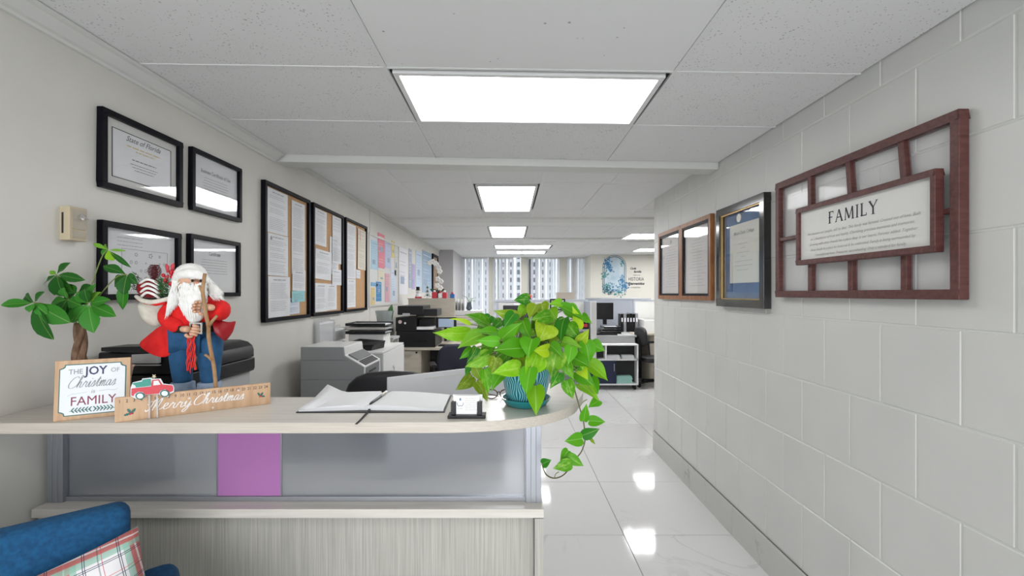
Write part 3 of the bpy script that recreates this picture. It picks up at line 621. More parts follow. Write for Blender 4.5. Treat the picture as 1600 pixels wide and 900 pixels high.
# ---- pothos in teal pot
m_teal = mat('teal_glaze', (.015, .22, .24), .22, coat=.4)
m_tealp = mat('teal_leaf_pattern_glaze', (.02, .2, .25), .3, coat=.3)
c_ = nd(m_tealp, 'ShaderNodeTexCoord'); s3 = nd(m_tealp, 'ShaderNodeSeparateXYZ'); lk(m_tealp, c_.outputs['Object'], s3.inputs[0])
at = nd(m_tealp, 'ShaderNodeMath', operation='ARCTAN2'); lk(m_tealp, s3.outputs[0], at.inputs[0]); lk(m_tealp, s3.outputs[1], at.inputs[1])
def mth(m, op, a, b=None, c=None):
    n = nd(m, 'ShaderNodeMath', operation=op)
    for i, x in enumerate((a, b, c)):
        if x is None: continue
        if hasattr(x, 'links'): lk(m, x, n.inputs[i])
        else: n.inputs[i].default_value = x
    return n.outputs[0]
A = mth(m_tealp, 'MULTIPLY', at.outputs[0], 7.0); zz = mth(m_tealp, 'SINE', mth(m_tealp, 'MULTIPLY', s3.outputs[2], 105.0))
v_ = mth(m_tealp, 'SINE', mth(m_tealp, 'ADD', mth(m_tealp, 'MULTIPLY', A, 8.0), mth(m_tealp, 'MULTIPLY', zz, mth(m_tealp, 'MULTIPLY', mth(m_tealp, 'SINE', A), 3.4))))
lk(m_tealp, ramp(m_tealp, mth(m_tealp, 'MULTIPLY_ADD', v_, .5, .5), [(.45, (.008, .10, .17)), (.62, (.03, .36, .40)), (.8, (.22, .58, .58))]), bsdf(m_tealp).inputs['Base Color'])
m_soil = noisy('potting_soil', (.03, .02, .012), (.07, .045, .03), 60, .95, bs=.8, bd=.004)
m_stem = mat('green_stem', (.16, .22, .05), .5); m_vine = mat('brown_green_vine', (.11, .10, .04), .5)
PC = Vector((.055, 1.478, CT))
po = thing('potted_pothos', 'lush variegated pothos trailing from a teal patterned pot on the counter end', 'plant', PC)
mb = MB(); mb.lathe([(.001, .0), (.062, 0), (.068, .004), (.080, .022), (.0815, .026), (.078, .026), (.066, .010), (.001, .008)], PC, 40); mb.build('saucer', m_teal, po, smooth=True, auto=40)
mb = MB(); mb.lathe([(.001, .010), (.056, .010), (.061, .016), (.073, .06), (.082, .11), (.088, .145), (.090, .150), (.084, .150), (.080, .135), (.001, .13)], PC, 48); mb.build('pot', m_tealp, po, smooth=True, auto=40)
mb = MB(); mb.lathe([(.001, .134), (.05, .140), (.081, .136)], PC, 24); mb.build('soil', m_soil, po, smooth=True)
G = {'g': (.080, .32, .006), 'd': (.028, .19, .010), 'l': (.20, .48, .008), 'y': (.38, .58, .015), 'o': (.19, .30, .012), 'v': (.17, .42, .02), 'm': (.10, .36, .012)}
def q6(x, y): return 660+x/2.813, 440+y/2.813
def depth(x, y, off=0):
    r2 = ((x-450)/330)**2+((y-300)/250)**2
    return 1.50-.20*math.sqrt(max(0, 1-min(1, r2)))+off
LV = [(470, 78, 402, 80, 46, 'd'), (205, 226, 45, 232, 60, 'l'), (262, 228, 152, 284, 62, 'v'), (338, 262, 232, 260, 44, 'm'), (292, 190, 193, 138, 58, 'g'), (212, 188, 124, 153, 26, 'y'),
 (332, 222, 238, 212, 38, 'm'), (346, 252, 428, 182, 62, 'm'), (442, 292, 316, 300, 78, 'g'), (425, 165, 318, 128, 52, 'o'), (405, 138, 360, 198, 52, 'd'), (545, 188, 514, 264, 96, 'y'),
 (622, 158, 598, 268, 62, 'd'), (688, 208, 664, 110, 42, 'y'), (608, 108, 728, 172, 52, 'g'), (612, 262, 702, 288, 44, 'v'), (688, 268, 732, 214, 44, 'y'), (562, 276, 618, 332, 48, 'm'),
 (655, 284, 642, 364, 50, 'm'), (482, 250, 462, 330, 78, 'g'), (505, 318, 458, 422, 94, 'l'), (556, 300, 492, 304, 52, 'y'), (588, 308, 566, 420, 86, 'v'), (628, 344, 662, 434, 50, 'm'),
 (664, 335, 738, 372, 58, 'g'), (716, 262, 738, 362, 62, 'g'), (742, 276, 802, 302, 54, 'g'), (728, 358, 820, 434, 62, 'l'), (678, 394, 754, 458, 62, 'g'), (690, 448, 778, 516, 64, 'l'),
 (776, 522, 730, 552, 38, 'g'), (634, 434, 662, 518, 50, 'g'), (602, 398, 566, 466, 48, 'd'), (474, 378, 452, 500, 78, 'm'), (496, 458, 500, 588, 68, 'l'), (432, 378, 306, 402, 64, 'l'),
 (364, 384, 298, 472, 56, 'g'), (294, 320, 188, 378, 62, 'v'), (216, 370, 187, 412, 32, 'd'), (216, 414, 150, 480, 56, 'o'), (240, 440, 290, 524, 54, 'o'), (232, 374, 264, 442, 42, 'o'),
 (274, 384, 292, 492, 48, 'g'), (238, 290, 198, 362, 38, 'd'), (216, 294, 164, 342, 32, 'g'), (326, 334, 304, 404, 54, 'o'), (520, 96, 542, 156, 58, 'o'), (500, 100, 468, 164, 54, 'o'), (564, 150, 478, 166, 52, 'g'),
 (612, 92, 556, 98, 32, 'v'), (700, 150, 742, 182, 34, 'g'), (440, 170, 470, 250, 60, 'm'), (584, 170, 560, 240, 60, 'l'), (640, 190, 690, 250, 60, 'g'), (400, 215, 372, 262, 54, 'l'), (300, 270, 250, 330, 50, 'g'),
 (376, 320, 330, 372, 60, 'm'), (420, 330, 440, 392, 56, 'o'), (540, 340, 520, 396, 60, 'l'), (600, 250, 560, 300, 50, 'o'), (700, 310, 706, 390, 56, 'l'), (742, 420, 770, 500, 50, 'g'), (300, 150, 270, 196, 44, 'd'),
 (455, 110, 420, 160, 44, 'l'), (560, 120, 590, 170, 50, 'l'), (640, 110, 690, 170, 54, 'm'), (480, 205, 440, 240, 50, 'v'), (350, 170, 300, 214, 46, 'd'), (690, 380, 726, 424, 44, 'y')]
rp = random.Random(12); crown = PC+Vector((0, 0, .145)); petioles = []
for i, (bx, by, tx, ty, w, t) in enumerate(LV):
    off = 0 if i < 50 else .05
    if by > 370 and 420 < tx < 690: off = -.055
    D = depth((bx+tx)/2, (by+ty)/2, off+rp.uniform(-.015, .015))
    b = P(*q6(bx, by), D+.012); e = P(*q6(tx, ty), D-.012+rp.uniform(-.02, .02)); wd = w/2.813*D/F
    c = G[t]; k = rp.uniform(.75, 1.15); c = tuple(x*k for x in c)
    leaf(po, b, e, wd*1.22, m_pothos, c, twist=rp.uniform(-.6, .6), curl=rp.uniform(.08, .34), fold=rp.uniform(.15, .5), face=(rp.uniform(-.25, .25), -1, rp.uniform(.1, .7)), rg=rp); petioles.append(b)
for i in range(46):   # inner foliage, leaf colours darkened to paint the shade inside the plant
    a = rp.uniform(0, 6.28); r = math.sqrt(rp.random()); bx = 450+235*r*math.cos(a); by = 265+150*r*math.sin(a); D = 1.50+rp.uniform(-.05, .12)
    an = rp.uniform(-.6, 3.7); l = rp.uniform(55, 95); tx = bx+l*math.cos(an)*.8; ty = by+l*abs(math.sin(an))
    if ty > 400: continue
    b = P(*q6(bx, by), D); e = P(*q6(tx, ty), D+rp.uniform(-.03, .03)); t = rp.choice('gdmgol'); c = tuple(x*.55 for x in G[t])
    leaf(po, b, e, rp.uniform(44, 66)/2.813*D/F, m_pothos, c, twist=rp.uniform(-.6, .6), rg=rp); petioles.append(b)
for b in petioles[::1]:
    st = crown+Vector((rp.uniform(-.05, .05), rp.uniform(-.05, .05), -.012)); mid = (st+b)/2+Vector((0, .01, .035)); 
    if b.z < crown.z-.03:   # clears the rim of the pot, then hangs
        d2 = Vector((b.x-PC.x, b.y-PC.y, 0)); d2 = d2.normalized() if d2.length > .01 else Vector((0, -1, 0)); mid = crown+d2*.098+Vector((0, 0, .035))
    mb = MB(); mb.tube(catmull([st, mid, b], 4), .0016, 5); mb.build('stalk', m_stem, po, smooth=True)
VS = [(560, 330, 1.47), (640, 400, 1.44), (660, 440, 1.44), (673, 490, 1.44), (690, 550, 1.44), (706, 605, 1.44), (713, 655, 1.44), (714, 702, 1.44), (700, 745, 1.45), (680, 772, 1.44), (652, 812, 1.42), (620, 850, 1.40), (580, 864, 1.38), (546, 850, 1.37), (531, 822, 1.36), (526, 800, 1.36)]
mb = MB(); mb.tube(catmull([crown+Vector((.03, 0, -.01))]+[P(*q6(a, b), d) for a, b, d in VS], 5), .0022, 6); vn = mb.build('vine', m_vine, po, smooth=True)
for bx, by, tx, ty, w, t, D in ((708, 612, 722, 538, 40, 'g', 1.43), (732, 612, 806, 616, 46, 'g', 1.43), (704, 676, 780, 648, 48, 'd', 1.43), (702, 690, 625, 702, 56, 'g', 1.42), (642, 742, 606, 788, 46, 'g', 1.43), (640, 768, 710, 812, 46, 'g', 1.42), (652, 800, 574, 822, 50, 'g', 1.40), (526, 802, 566, 784, 38, 'd', 1.36), (738, 690, 760, 716, 14, 'o', 1.44)):
    leaf(po, P(*q6(bx, by), D), P(*q6(tx, ty), D-.01), w/2.813*D/F*1.1, m_pothos, G[t], twist=rp.uniform(-.25, .25), curl=.1, rg=rp)
mb = MB(); mb.tube(catmull([P(*q6(690, 552), 1.44), P(*q6(705, 530), 1.44), P(*q6(724, 518), 1.45)], 4), .0014, 5); mb.build('stalk', m_stem, po, smooth=True)
mb = MB(); mb.tube(catmull([P(*q6(580, 864), 1.38), P(*q6(586, 845), 1.39), P(*q6(600, 836), 1.40)], 3), .0014, 5); mb.build('stalk', m_stem, po, smooth=True)
# ---- braided money tree
MC = Vector((-1.335, 1.455, CT)); m_pink = mat('pale_pink_ceramic', (.58, .40, .34), .35); m_bark = noisy('braided_bark', (.10, .055, .03), (.24, .14, .085), 20, .8, sc=(6, 6, 1), bs=.5, bd=.002)
m_sauc = mat('pale_green_saucer', (.45, .52, .40), .4)
mt = thing('money_tree', 'braided money tree with long green leaves in a pale pink pot by the left wall', 'plant', MC)
mb = MB(); mb.lathe([(.001, 0), (.070, 0), (.098, .010), (.100, .014), (.001, .010)], MC, 32); mb.build('saucer', m_sauc, mt, smooth=True, auto=40)
mb = MB(); mb.lathe([(.001, .012), (.066, .012), (.070, .016), (.088, .118), (.092, .124), (.086, .126), (.082, .112), (.001, .11)], MC, 36); mb.build('pot', m_pink, mt, smooth=True, auto=40)
mb = MB(); mb.lathe([(.001, .116), (.083, .112)], MC, 24); mb.build('soil', m_soil, mt)
T0 = P(124, 590, 1.455); T1 = P(126, 505, 1.455)
for k in range(3):
    pth = []
    for i in range(17):
        t = i/16; c = T0.lerp(T1, t); an = k*2.094+t*4.2; r = .0135*(1-.3*t); c = c+Vector((math.cos(an)*r, math.sin(an)*r*.8, 0)); pth.append(c)
    pth[0].z = MC.z+.105
    mb = MB(); mb.tube(pth, [.0115-.003*i/16 for i in range(17)], 9); mb.build('trunk', m_bark, mt, smooth=True)
def q8(x, y): return x/4.5, 370+y/4.5
D0 = 1.455
def stalk(p, q, r=.0018, bulge=.01):
    mb = MB(); mb.tube(catmull([p, (p+q)/2+Vector((0, 0, bulge)), q], 4), r, 5); mb.build('stalk', m_stem, mt, smooth=True)
CLU = [((235, 465), 1.345, (560, 590), [(4, 475, 58, 'g'), (352, 728, 112, 'd'), (168, 408, 60, 'd'), (482, 604, 105, 'g'), (205, 528, 50, 'm'), (330, 545, 60, 'm'), (300, 385, 46, 'd')]),
 ((395, 265), 1.47, (555, 585), [(488, 178, 56, 'd'), (350, 240, 26, 'l'), (582, 300, 52, 'd'), (262, 352, 52, 'd'), (440, 420, 92, 'd'), (372, 415, 55, 'd'), (500, 385, 50, 'g')]),
 ((620, 470), 1.42, (575, 600), [(806, 553, 70, 'g'), (652, 674, 92, 'm'), (478, 604, 72, 'g'), (520, 582, 62, 'm'), (536, 388, 60, 'g'), (700, 385, 60, 'l'), (760, 440, 52, 'g'), (590, 372, 60, 'd'), (660, 330, 66, 'g')]),
 ((757, 92), 1.46, (620, 330), [(650, 43, 24, 'l'), (797, 170, 62, 'y'), (912, 212, 28, 'd'), (706, 124, 32, 'm'), (882, 96, 14, 'l'), (730, 50, 20, 'l')]),
 ((892, 266), 1.46, (640, 400), [(718, 196, 54, 'd'), (792, 345, 66, 'd'), (850, 516, 58, 'g'), (945, 276, 24, 'd'), (862, 405, 70, 'd'), (960, 330, 40, 'd')]),
 ((470, 440), 1.43, (560, 590), [(350, 470, 60, 'g'), (400, 560, 66, 'd'), (440, 360, 56, 'm'), (560, 480, 66, 'g'), (500, 570, 60, 'd')]),
 ((540, 400), 1.49, (560, 590), [(640, 340, 56, 'd'), (480, 350, 60, 'g'), (600, 480, 60, 'd'), (700, 440, 56, 'm')]),
 ((520, 420), 1.50, (560, 590), [(420, 500, 60, 'd'), (480, 330, 60, 'd'), (560, 520, 60, 'm'), (600, 440, 50, 'm'), (440, 420, 50, 'd')])]
rq = random.Random(5); top = T1
for (cx, cy), D, (sx_, sy_), lv in CLU:
    c = P(*q8(cx, cy), D); stalk(top+Vector((0, 0, -.01)), P(*q8((sx_+cx)/2, (sy_+cy)/2), (D+D0)/2)); stalk(P(*q8((sx_+cx)/2, (sy_+cy)/2), (D+D0)/2), c)
    for tx, ty, w, t in lv:
        DD = (D+rq.uniform(-.02, .02)) if tx > 100 else 1.30; e = P(*q8(tx, ty), DD)
        b = c.lerp(e, .06); cc = {'g': (.035, .20, .018), 'd': (.018, .115, .014), 'm': (.05, .25, .03), 'l': (.16, .38, .03), 'y': (.24, .48, .02)}[t]
        leaf(mt, b, e, w/4.5*D/F*1.3, m_pach, cc, prof=LW, fold=.3, curl=.12, twist=rq.uniform(-.3, .3), rg=rq)
# ================================================================ THINGS ON THE COUNTER
m_kraft = noisy('light_plywood', (.50, .31, .18), (.60, .40, .25), 6, .6, sc=(14, 1, 1)); m_signw = mat('sign_face_white', (.74, .77, .80), .45)
m_dgreen = mat('dark_green_paint', (.02, .13, .115), .5); m_wine = mat('wine_paint', (.22, .015, .06), .5); m_navy = mat('navy_paint', (.015, .02, .09), .5); m_wpaint = mat('white_paint', (.8, .8, .8), .5); m_redp = mat('red_paint', (.60, .03, .05), .4)
# script lettering: one-stroke glyphs, x height 1, advance last
SC = {'M': ([(0, .9), (.15, 1.35), (.4, 1.3), (.3, .5), (.1, -.1), (-.05, .2)], [(.35, 1.1), (.6, 1.75), (.68, 1.6), (.55, .0)], [(.6, .4), (.95, 1.7), (1.05, 1.55), (.95, .3), (1.1, .0), (1.35, .25)]),
 'C': ([(1.0, 1.45), (.85, 1.7), (.45, 1.5), (.12, .75), (.2, .1), (.6, -.05), (1.05, .3)],),
 'e': ([(0, .3), (.35, .55), (.38, .9), (.18, .85), (.12, .3), (.3, 0), (.62, .25)],), 'r': ([(0, .3), (.2, .95), (.25, .75), (.42, .78), (.38, .25), (.5, .0), (.68, .25)],),
 'y': ([(0, .5), (.12, .9), (.12, .2), (.32, .1), (.52, .9)], [(.52, .9), (.45, -.2), (.2, -.8), (.05, -.55), (.35, -.05), (.7, .3)]),
 'h': ([(0, .3), (.35, 1.5), (.35, 1.85), (.2, 1.6), (.1, 0)], [(.1, .1), (.3, .85), (.45, .75), (.42, .1), (.55, 0), (.75, .25)]),
 'i': ([(0, .3), (.15, .9), (.14, .1), (.25, 0), (.42, .25)], [(.24, 1.22), (.28, 1.32)]),
 's': ([(0, .25), (.25, .98), (.32, .4), (.22, .0), (.05, .08)], [(.22, .0), (.5, .25)]),
 't': ([(0, .3), (.3, 1.5), (.2, .3), (.3, 0), (.5, .25)], [(.02, 1.05), (.48, 1.15)]),
 'm': ([(0, .4), (.12, .9), (.1, 0)], [(.1, .2), (.3, .92), (.38, .7), (.33, 0)], [(.33, .2), (.53, .92), (.62, .7), (.58, .1), (.68, 0), (.85, .25)]),
 'a': ([(.48, .8), (.25, .92), (.05, .4), (.15, .0), (.35, .2), (.5, .85)], [(.5, .85), (.46, .15), (.56, 0), (.75, .25)]), ' ': ()}
ADV = {'M': 1.32, 'C': 1.05, 'e': .6, 'r': .64, 'y': .68, 'h': .73, 'i': .4, 's': .48, 't': .46, 'm': .83, 'a': .73, ' ': .45}
def script(mb, fr, word, u, v, H, wid, w=.0012, sh=.25, sx=1.0):
    x = u
    for ch in word:
        for st in SC[ch]:
            p = catmull([(a, b, 0) for a, b in st], 5); stroke(mb, fr, [(x+(q.x*sx+sh*q.y)*H, v+q.y*H) for q in p], wid, w, taper=True)
        x += ADV[ch]*H*sx
    return x
def holly(mb1, mb2, fr, u, v, s, w=.001):
    for an, l in ((2.1, 1), (.9, 1), (3.4 if u < .2 else -.2, 1.05)):
        pts = []
        for side in (1, -1):
            rr = [(0, 0), (.25, .22), (.35, .13), (.55, .26), (.65, .14), (.8, .2), (1, 0)]
            pts += [(a, b*side) for a, b in (rr if side == 1 else rr[::-1])]
        P2 = [(u+s*l*(a*math.cos(an)-b*math.sin(an)), v+s*l*(a*math.sin(an)+b*math.cos(an))) for a, b in pts]
        mb1.add([fr(a, b, w) for a, b in P2], [list(range(len(P2)))])
    for du, dv in ((0, 0), (.22, -.08), (-.12, -.16)): mb2.ball(fr(u+du*s, v+dv*s, w), s*.13, 8, (1, 1, 1))
# ---- JOY sign
A0 = onZ(81.7, 659.9, CT); B0 = onZ(202, 647.5, CT); Hs = .172; ux = (B0-A0).normalized(); wS = (B0-A0).length
back = Vector((-ux.y, ux.x, 0)); uy = (Vector((0, 0, 1))+back*.10).normalized(); jf = Fr(A0, ux, uy)
js = thing('christmas_sign', 'square wooden-edged white sign reading The Joy of Christmas is Family', 'sign', (A0+B0)/2)
mb = MB(); mb.box(0, wS, 0, Hs, -.016, -.003, jf.M()); mb.build('board', m_kraft, js, bevel=.0015)
def notched(x0, x1, y0, y1, n): 
    r = []; 
    for cx, cy, a0 in ((x0, y0, 0), (x1, y0, 1), (x1, y1, 2), (x0, y1, 3)):
        k = [((0, n), (n*.55, n*.8), (n*.9, n*.5), (n, 0)), ((-n, 0), (-n*.9, n*.5), (-n*.55, n*.8), (0, n)), ((0, -n), (-n*.55, -n*.8), (-n*.9, -n*.5), (-n, 0)), ((n, 0), (n*.9, -n*.5), (n*.55, -n*.8), (0, -n))][a0]
        r += [(cx+a, cy+b) for a, b in k]
    return r
mb = MB(); mb.prism(notched(.010, wS-.010, .012, Hs-.012, .012), -.003, -.0022, jf.M()); fb = mb.build('green_border', m_dgreen, js)
mb = MB(); mb.prism(notched(.0125, wS-.0125, .0145, Hs-.0145, .012), -.0022, -.0015, jf.M()); sf = mb.build('sign_face', m_signw, js)
mb = MB(); text(mb, jf, 'THE', wS*.27, Hs*.80, .020, -.0010, bold=.0002, sx=.85); text(mb, jf, 'OF', wS*.79, Hs*.795, .018, -.0010, sx=.9)
script(mb, jf, 'Christmas', wS*.16, Hs*.535, .0185, .0017, -.0010, sh=.3)
text(mb, jf, 'is', wS*.50, Hs*.455, .016, -.0010, shear=.2)
for s_ in (-1, 1): stroke(mb, jf, catmull([(wS*(.5+s_*.08), Hs*.45, 0), (wS*(.5+s_*.2), Hs*(.45+s_*.015), 0), (wS*(.5+s_*.28), Hs*(.44+s_*.01), 0), (wS*(.5+s_*.33), Hs*(.44+s_*.04), 0)], 4), .0006, -.0010)
mb.build('lettering', m_ink, sf)
mb = MB(); text(mb, jf, 'JOY', wS*.535, Hs*.80, .034, -.0009, bold=.0006, sx=.85); mb.build('lettering', m_navy, sf, label='navy word JOY')
mb = MB(); text(mb, jf, 'FAMILY', wS*.51, Hs*.30, .036, -.0009, sx=.88); mb.build('lettering', m_wine, sf, label='wine red word FAMILY')
mb = MB()
for s_ in (-1, 1):
    stroke(mb, jf, [(wS*.5+s_*.004, Hs*.16), (wS*.5+s_*wS*.30, Hs*.145)], .0012, -.0009)
    for i in range(6):
        x = wS*.5+s_*(.008+i*wS*.045)
        for k in (-1, 1): stroke(mb, jf, [(x, Hs*.158), (x-s_*.006, Hs*.158+k*.007)], .0026, -.0009, taper=False)
mb.build('print', m_dgreen, sf)
mb = MB(); mb.prism([(wS*.4, 0), (wS*.6, 0), (wS*.5, Hs*.6)], -.019, -.016, jf.M()); mb.build('easel_back', m_kraft, js)
# ---- ruler sign with truck
A0 = onZ(179, 660.6, CT); B0 = onZ(422.5, 631, CT); ux = (B0-A0).normalized(); wR = (B0-A0).length; Hr = .070; rf = Fr(A0, ux, (0, 0, 1))
rs = thing('ruler_sign', 'long wooden ruler-shaped sign reading Merry Christmas on the counter edge', 'sign', (A0+B0)/2)
mb = MB(); mb.box(0, wR, 0, Hr, -.010, 0, rf.M()); bd = mb.build('board', m_kraft, rs, bevel=.001)
mb = MB()
for i in range(24): text(mb, rf, str(i+1), .011+(wR-.024)*i/23, Hr*.83, .0128, .0005, bold=.0001, sx=.85)
mb.build('numbers', m_ink2, bd)
mb = MB(); xe_ = script(mb, rf, 'Merry', .068, .023, .0185, .0024, .0006, sh=.35, sx=1.5); script(mb, rf, 'Christmas', xe_+.004, .026, .0175, .0024, .0006, sh=.35, sx=1.32)
for u, v in ((.172, .047), (.232, .010), (.30, .056)):
    for k in range(3): t = k*1.047; stroke(mb, rf, [(u-.004*math.cos(t), v-.004*math.sin(t)), (u+.004*math.cos(t), v+.004*math.sin(t))], .001, .0006)
mb.build('lettering', m_wpaint, bd, label='white script words Merry Christmas')
m1 = MB(); m2 = MB(); holly(m1, m2, rf, .036, .022, .016); holly(m1, m2, rf, wR-.030, .030, .014)
o_ = m1.build('holly_leaves', m_dgreen, bd); o_['kind'] = 'stuff'; o_ = m2.build('holly_berries', m_redp, bd, smooth=True); o_['kind'] = 'stuff'
# truck cut-out standing just in front (two clear legs)
tx = thing('truck_ornament', 'small red wooden truck cut-out carrying a tree, clipped before the ruler sign', 'ornament', rf(.065, 0, .012))
def tp(px, py): # pixel on the sign plane shifted forward
    y = 1.268; n = rf.n; o = rf(0, 0, .012); d = Vector(((px-VX)/F, 1, -(py-HY)/F)); t = (o-Vector((0, 0, CZ))).dot(n)/d.dot(n); w = Vector((0, 0, CZ))+d*t-rf.o; return (w.dot(rf.x), w.dot(rf.y))
def c7(x, y): return tp(160+x/5.714, 560+y/5.714)
def cut(name, pts, w0, w1, m, par, **k):
    mb = MB(); mb.prism([c7(*p) for p in pts], w0, w1, rf.M()); return mb.build(name, m, par, **k)
body = [(250, 335), (252, 262), (270, 215), (352, 195), (355, 180), (430, 172), (455, 182), (520, 180), (545, 225), (630, 235), (642, 265), (638, 300), (598, 318), (590, 345), (520, 330), (500, 318), (385, 325), (370, 360), (300, 360), (270, 345)]
bdy = cut('backing', body, .010, .013, m_signw, tx, bevel=.0004)
cut('truck_body', [(258, 330), (260, 268), (435, 250), (445, 192), (505, 186), (535, 232), (625, 240), (634, 262), (630, 290), (605, 300), (560, 272), (520, 285), (505, 312), (385, 322), (362, 298), (320, 296), (285, 318), (280, 335)], .013, .0148, m_redp, tx)
cut('cab_window', [(455, 240), (458, 200), (498, 196), (520, 232)], .0148, .0152, m_signw, tx)
cut('christmas_tree', [(262, 222), (355, 205), (360, 188), (430, 180), (436, 232), (425, 245), (300, 258), (295, 240)], .013, .0155, mat('teal_green_paint', (.04, .30, .24), .5), tx)
st_ = [(462+(24 if k % 2 == 0 else 10)*math.cos(k*.628+.3), 160+(24 if k % 2 == 0 else 10)*math.sin(k*.628+.3)) for k in range(10)]
cut('star', st_, .013, .016, mat('pale_gold_paint', (.55, .50, .33), .5), tx)
for cx, cy in ((338, 333), (557, 310)):
    w_ = cut('wheel', [(cx+42*math.cos(k*.393), cy+32*math.sin(k*.393)) for k in range(16)], .0148, .0168, m_dgreen, tx)
    cut('hub', [(cx+29*math.cos(k*.393), cy+23*math.sin(k*.393)) for k in range(16)], .0168, .0175, m_signw, w_)
for x_ in (c7(418, 330), c7(488, 325)):
    mb = MB(); mb.box(x_[0]-.0022, x_[0]+.0022, 0, x_[1], .006, .011, rf.M()); mb.build('clear_leg', mat('clear_acrylic', (.85, .85, .85), .1, trans=.7, ior=1.2), tx)
# ---- guest book
m_page = noisy('book_page', (.72, .72, .74), (.76, .76, .78), 4, .65); gb_ = thing('guest_book', 'open guest book with blank white pages and black cover', 'book', (-.43, 1.47, CT))
sp0 = onZ(565, 643, CT); sp1 = onZ(603, 619, CT); L0 = onZ(462, 645.5, CT); L1 = onZ(509, 619, CT); R0 = onZ(695, 645, CT); R1 = onZ(706, 619, CT)
mb = MB(); mb.prism([L0, R0, R1, L1], CT, CT+.003); mb.build('cover', m_black, gb_, bevel=.001)
def pageblock(a0, a1, s0, s1, name):
    # pages between fore edge a and spine s, with a bulge next to the spine
    mb = MB(); n = 10; ins = .012; lo = []; hi = []
    for i in range(n+1):
        t = i/n; hgt = .004+.012*math.sin(min(1, t*1.15)*math.pi*.5)*(1 if t < .9 else (1-t)*8+.2)
        f = a0.lerp(s0, t); b = a1.lerp(s1, t); f = f.lerp(b, .03); b = b.lerp(f, .03); f.z = b.z = CT+.003; lo += [f.copy(), b.copy()]; f.z = b.z = CT+.003+hgt; hi += [f.copy(), b.copy()]
    k = len(lo); vs = lo+hi; fs = []
    for i in range(n):
        fs += [(2*i, 2*i+1, 2*i+3, 2*i+2), (k+2*i, k+2*i+2, k+2*i+3, k+2*i+1), (2*i, 2*i+2, k+2*i+2, k+2*i), (2*i+1, k+2*i+1, k+2*i+3, 2*i+3)]
    fs += [(0, k, k+1, 1), (2*n, 2*n+1, k+2*n+1, k+2*n)]
    mb.add(vs, fs); return mb.build(name, m_page, gb_, smooth=True, auto=30)
pageblock(L0.lerp(R0, .012), L1.lerp(R1, .012), sp0, sp1, 'pages'); pageblock(R0.lerp(L0, .012), R1.lerp(L1, .012), sp0, sp1, 'pages')
# lifted corner of the left page
mb = MB(); f0 = P(466, 642, 1.372); n = 8; vs = []
for i in range(n+1):
    t = i/n; a = L0.lerp(sp0, .03+t*.9); b = L1.lerp(sp1, .03+t*.9); za = CT+.010+.006*t; zb = CT+.012+.03*max(0, 1-t*3.2)*1.0+.006*t; a = a+Vector((0, .004, 0)); a.z = za; b.z = zb; m_ = (a+b)/2; m_.z = (za*.75+zb*.25); vs += [a, m_, b]
mb.add(vs, [(3*i+j, 3*i+j+1, 3*i+j+4, 3*i+j+3) for i in range(n) for j in range(2)]); mb.build('page', m_page, gb_, smooth=True, solid=.0006)
rib = [onZ(585, 633, CT), onZ(575, 645, CT), onZ(563, 657, CT), onZ(556, 663.5, CT)]; 
mb = MB(); vs = []
for i, p in enumerate(rib): p.z = CT+(.017, .004, .0012, .0012)[i]; vs += [p-Vector((.003, 0, 0)), p+Vector((.004, 0, 0))]
mb.add(vs, [(2*i, 2*i+1, 2*i+3, 2*i+2) for i in range(3)]); mb.build('ribbon_bookmark', m_blackm, gb_, solid=.001)
pn_ = thing('pen', 'slim black and silver pen lying in the gutter of the guest book', 'pen', (-.43, 1.5, CT+.018))
p0 = onZ(566, 650, CT); p0 = P(577, 636, 1.392); p0.z = CT+.021; p1 = P(605, 616, 1.56); p1.z = CT+.024
d_ = (p1-p0); mb = MB(); mb.tube([p0, p0+d_*.06, p0+d_*.1, p0+d_*.62], [.0008, .003, .0042, .0045], 10); mb.build('barrel', m_black, pn_, smooth=True)
mb = MB(); mb.tube([p0+d_*.62, p0+d_*.97, p1], [.0048, .0046, .003], 10); mb.build('cap', m_steel, pn_, smooth=True)
mb = MB(); mb.tube([p0+d_*.60+Vector((0, 0, .006)), p0+d_*.95+Vector((0, 0, .006))], .0011, 6); mb.build('clip', m_steel, pn_)
# ---- business card holder
ch = thing('card_holder', 'black business card holder full of white cards, right of the guest book', 'card holder', (-.125, 1.33, CT))
a = onZ(699, 654.5, CT); b = onZ(758.5, 654.5, CT); y0 = a.y
box_obj('base', m_black, (a.x, b.x, y0, y0+.045, CT, CT+.009), ch, bevel=.0015)
for x0, x1 in ((704.5, 711.5), (746, 753)):
    X0 = (x0-VX)*(y0+.010)/F; X1 = (x1-VX)*(y0+.010)/F; box_obj('upright', m_black, (X0, X1, y0+.009, y0+.030, CT+.009, CT+.046), ch, bevel=.001)
cs = thing('business_card', 'white business cards with a grey emblem standing in the black holder', 'card', ((a.x+b.x)/2, y0+.02, CT+.009))
X0 = (706.5-VX)*(y0+.018)/F; X1 = (753-VX)*(y0+.018)/F; cf_ = Fr((X0, y0+.0165, CT+.0095), (1, 0, 0), (0, .06, 1)); W_ = X1-X0
X0i = (712-VX)*(y0+.012)/F; X1i = (745.5-VX)*(y0+.012)/F
mb = MB(); 
for i in range(6): mb.box(0, W_, 0, .054-.0004*i, -.0014-i*.0016, -.0004-i*.0016, Fr((X0, y0+.0325, CT+.0095), (1, 0, 0), (0, .06, 1)).M())
o_ = mb.build('card_stack', m_wpaint, cs); o_['kind'] = 'stuff'
c2f = Fr((X0i+.001, y0+.0150, CT+.0095), (1, 0, 0), (0, .06, 1)); W2 = X1i-X0i-.002
mb = MB(); mb.prism([(0, 0), (W2, 0), (W2, .038), (W2+.007, .038), (W2+.007, .054), (-.007, .054), (-.007, .038), (0, .038)], -.0008, 0, c2f.M()); fc = mb.build('front_card', m_wpaint, cs)
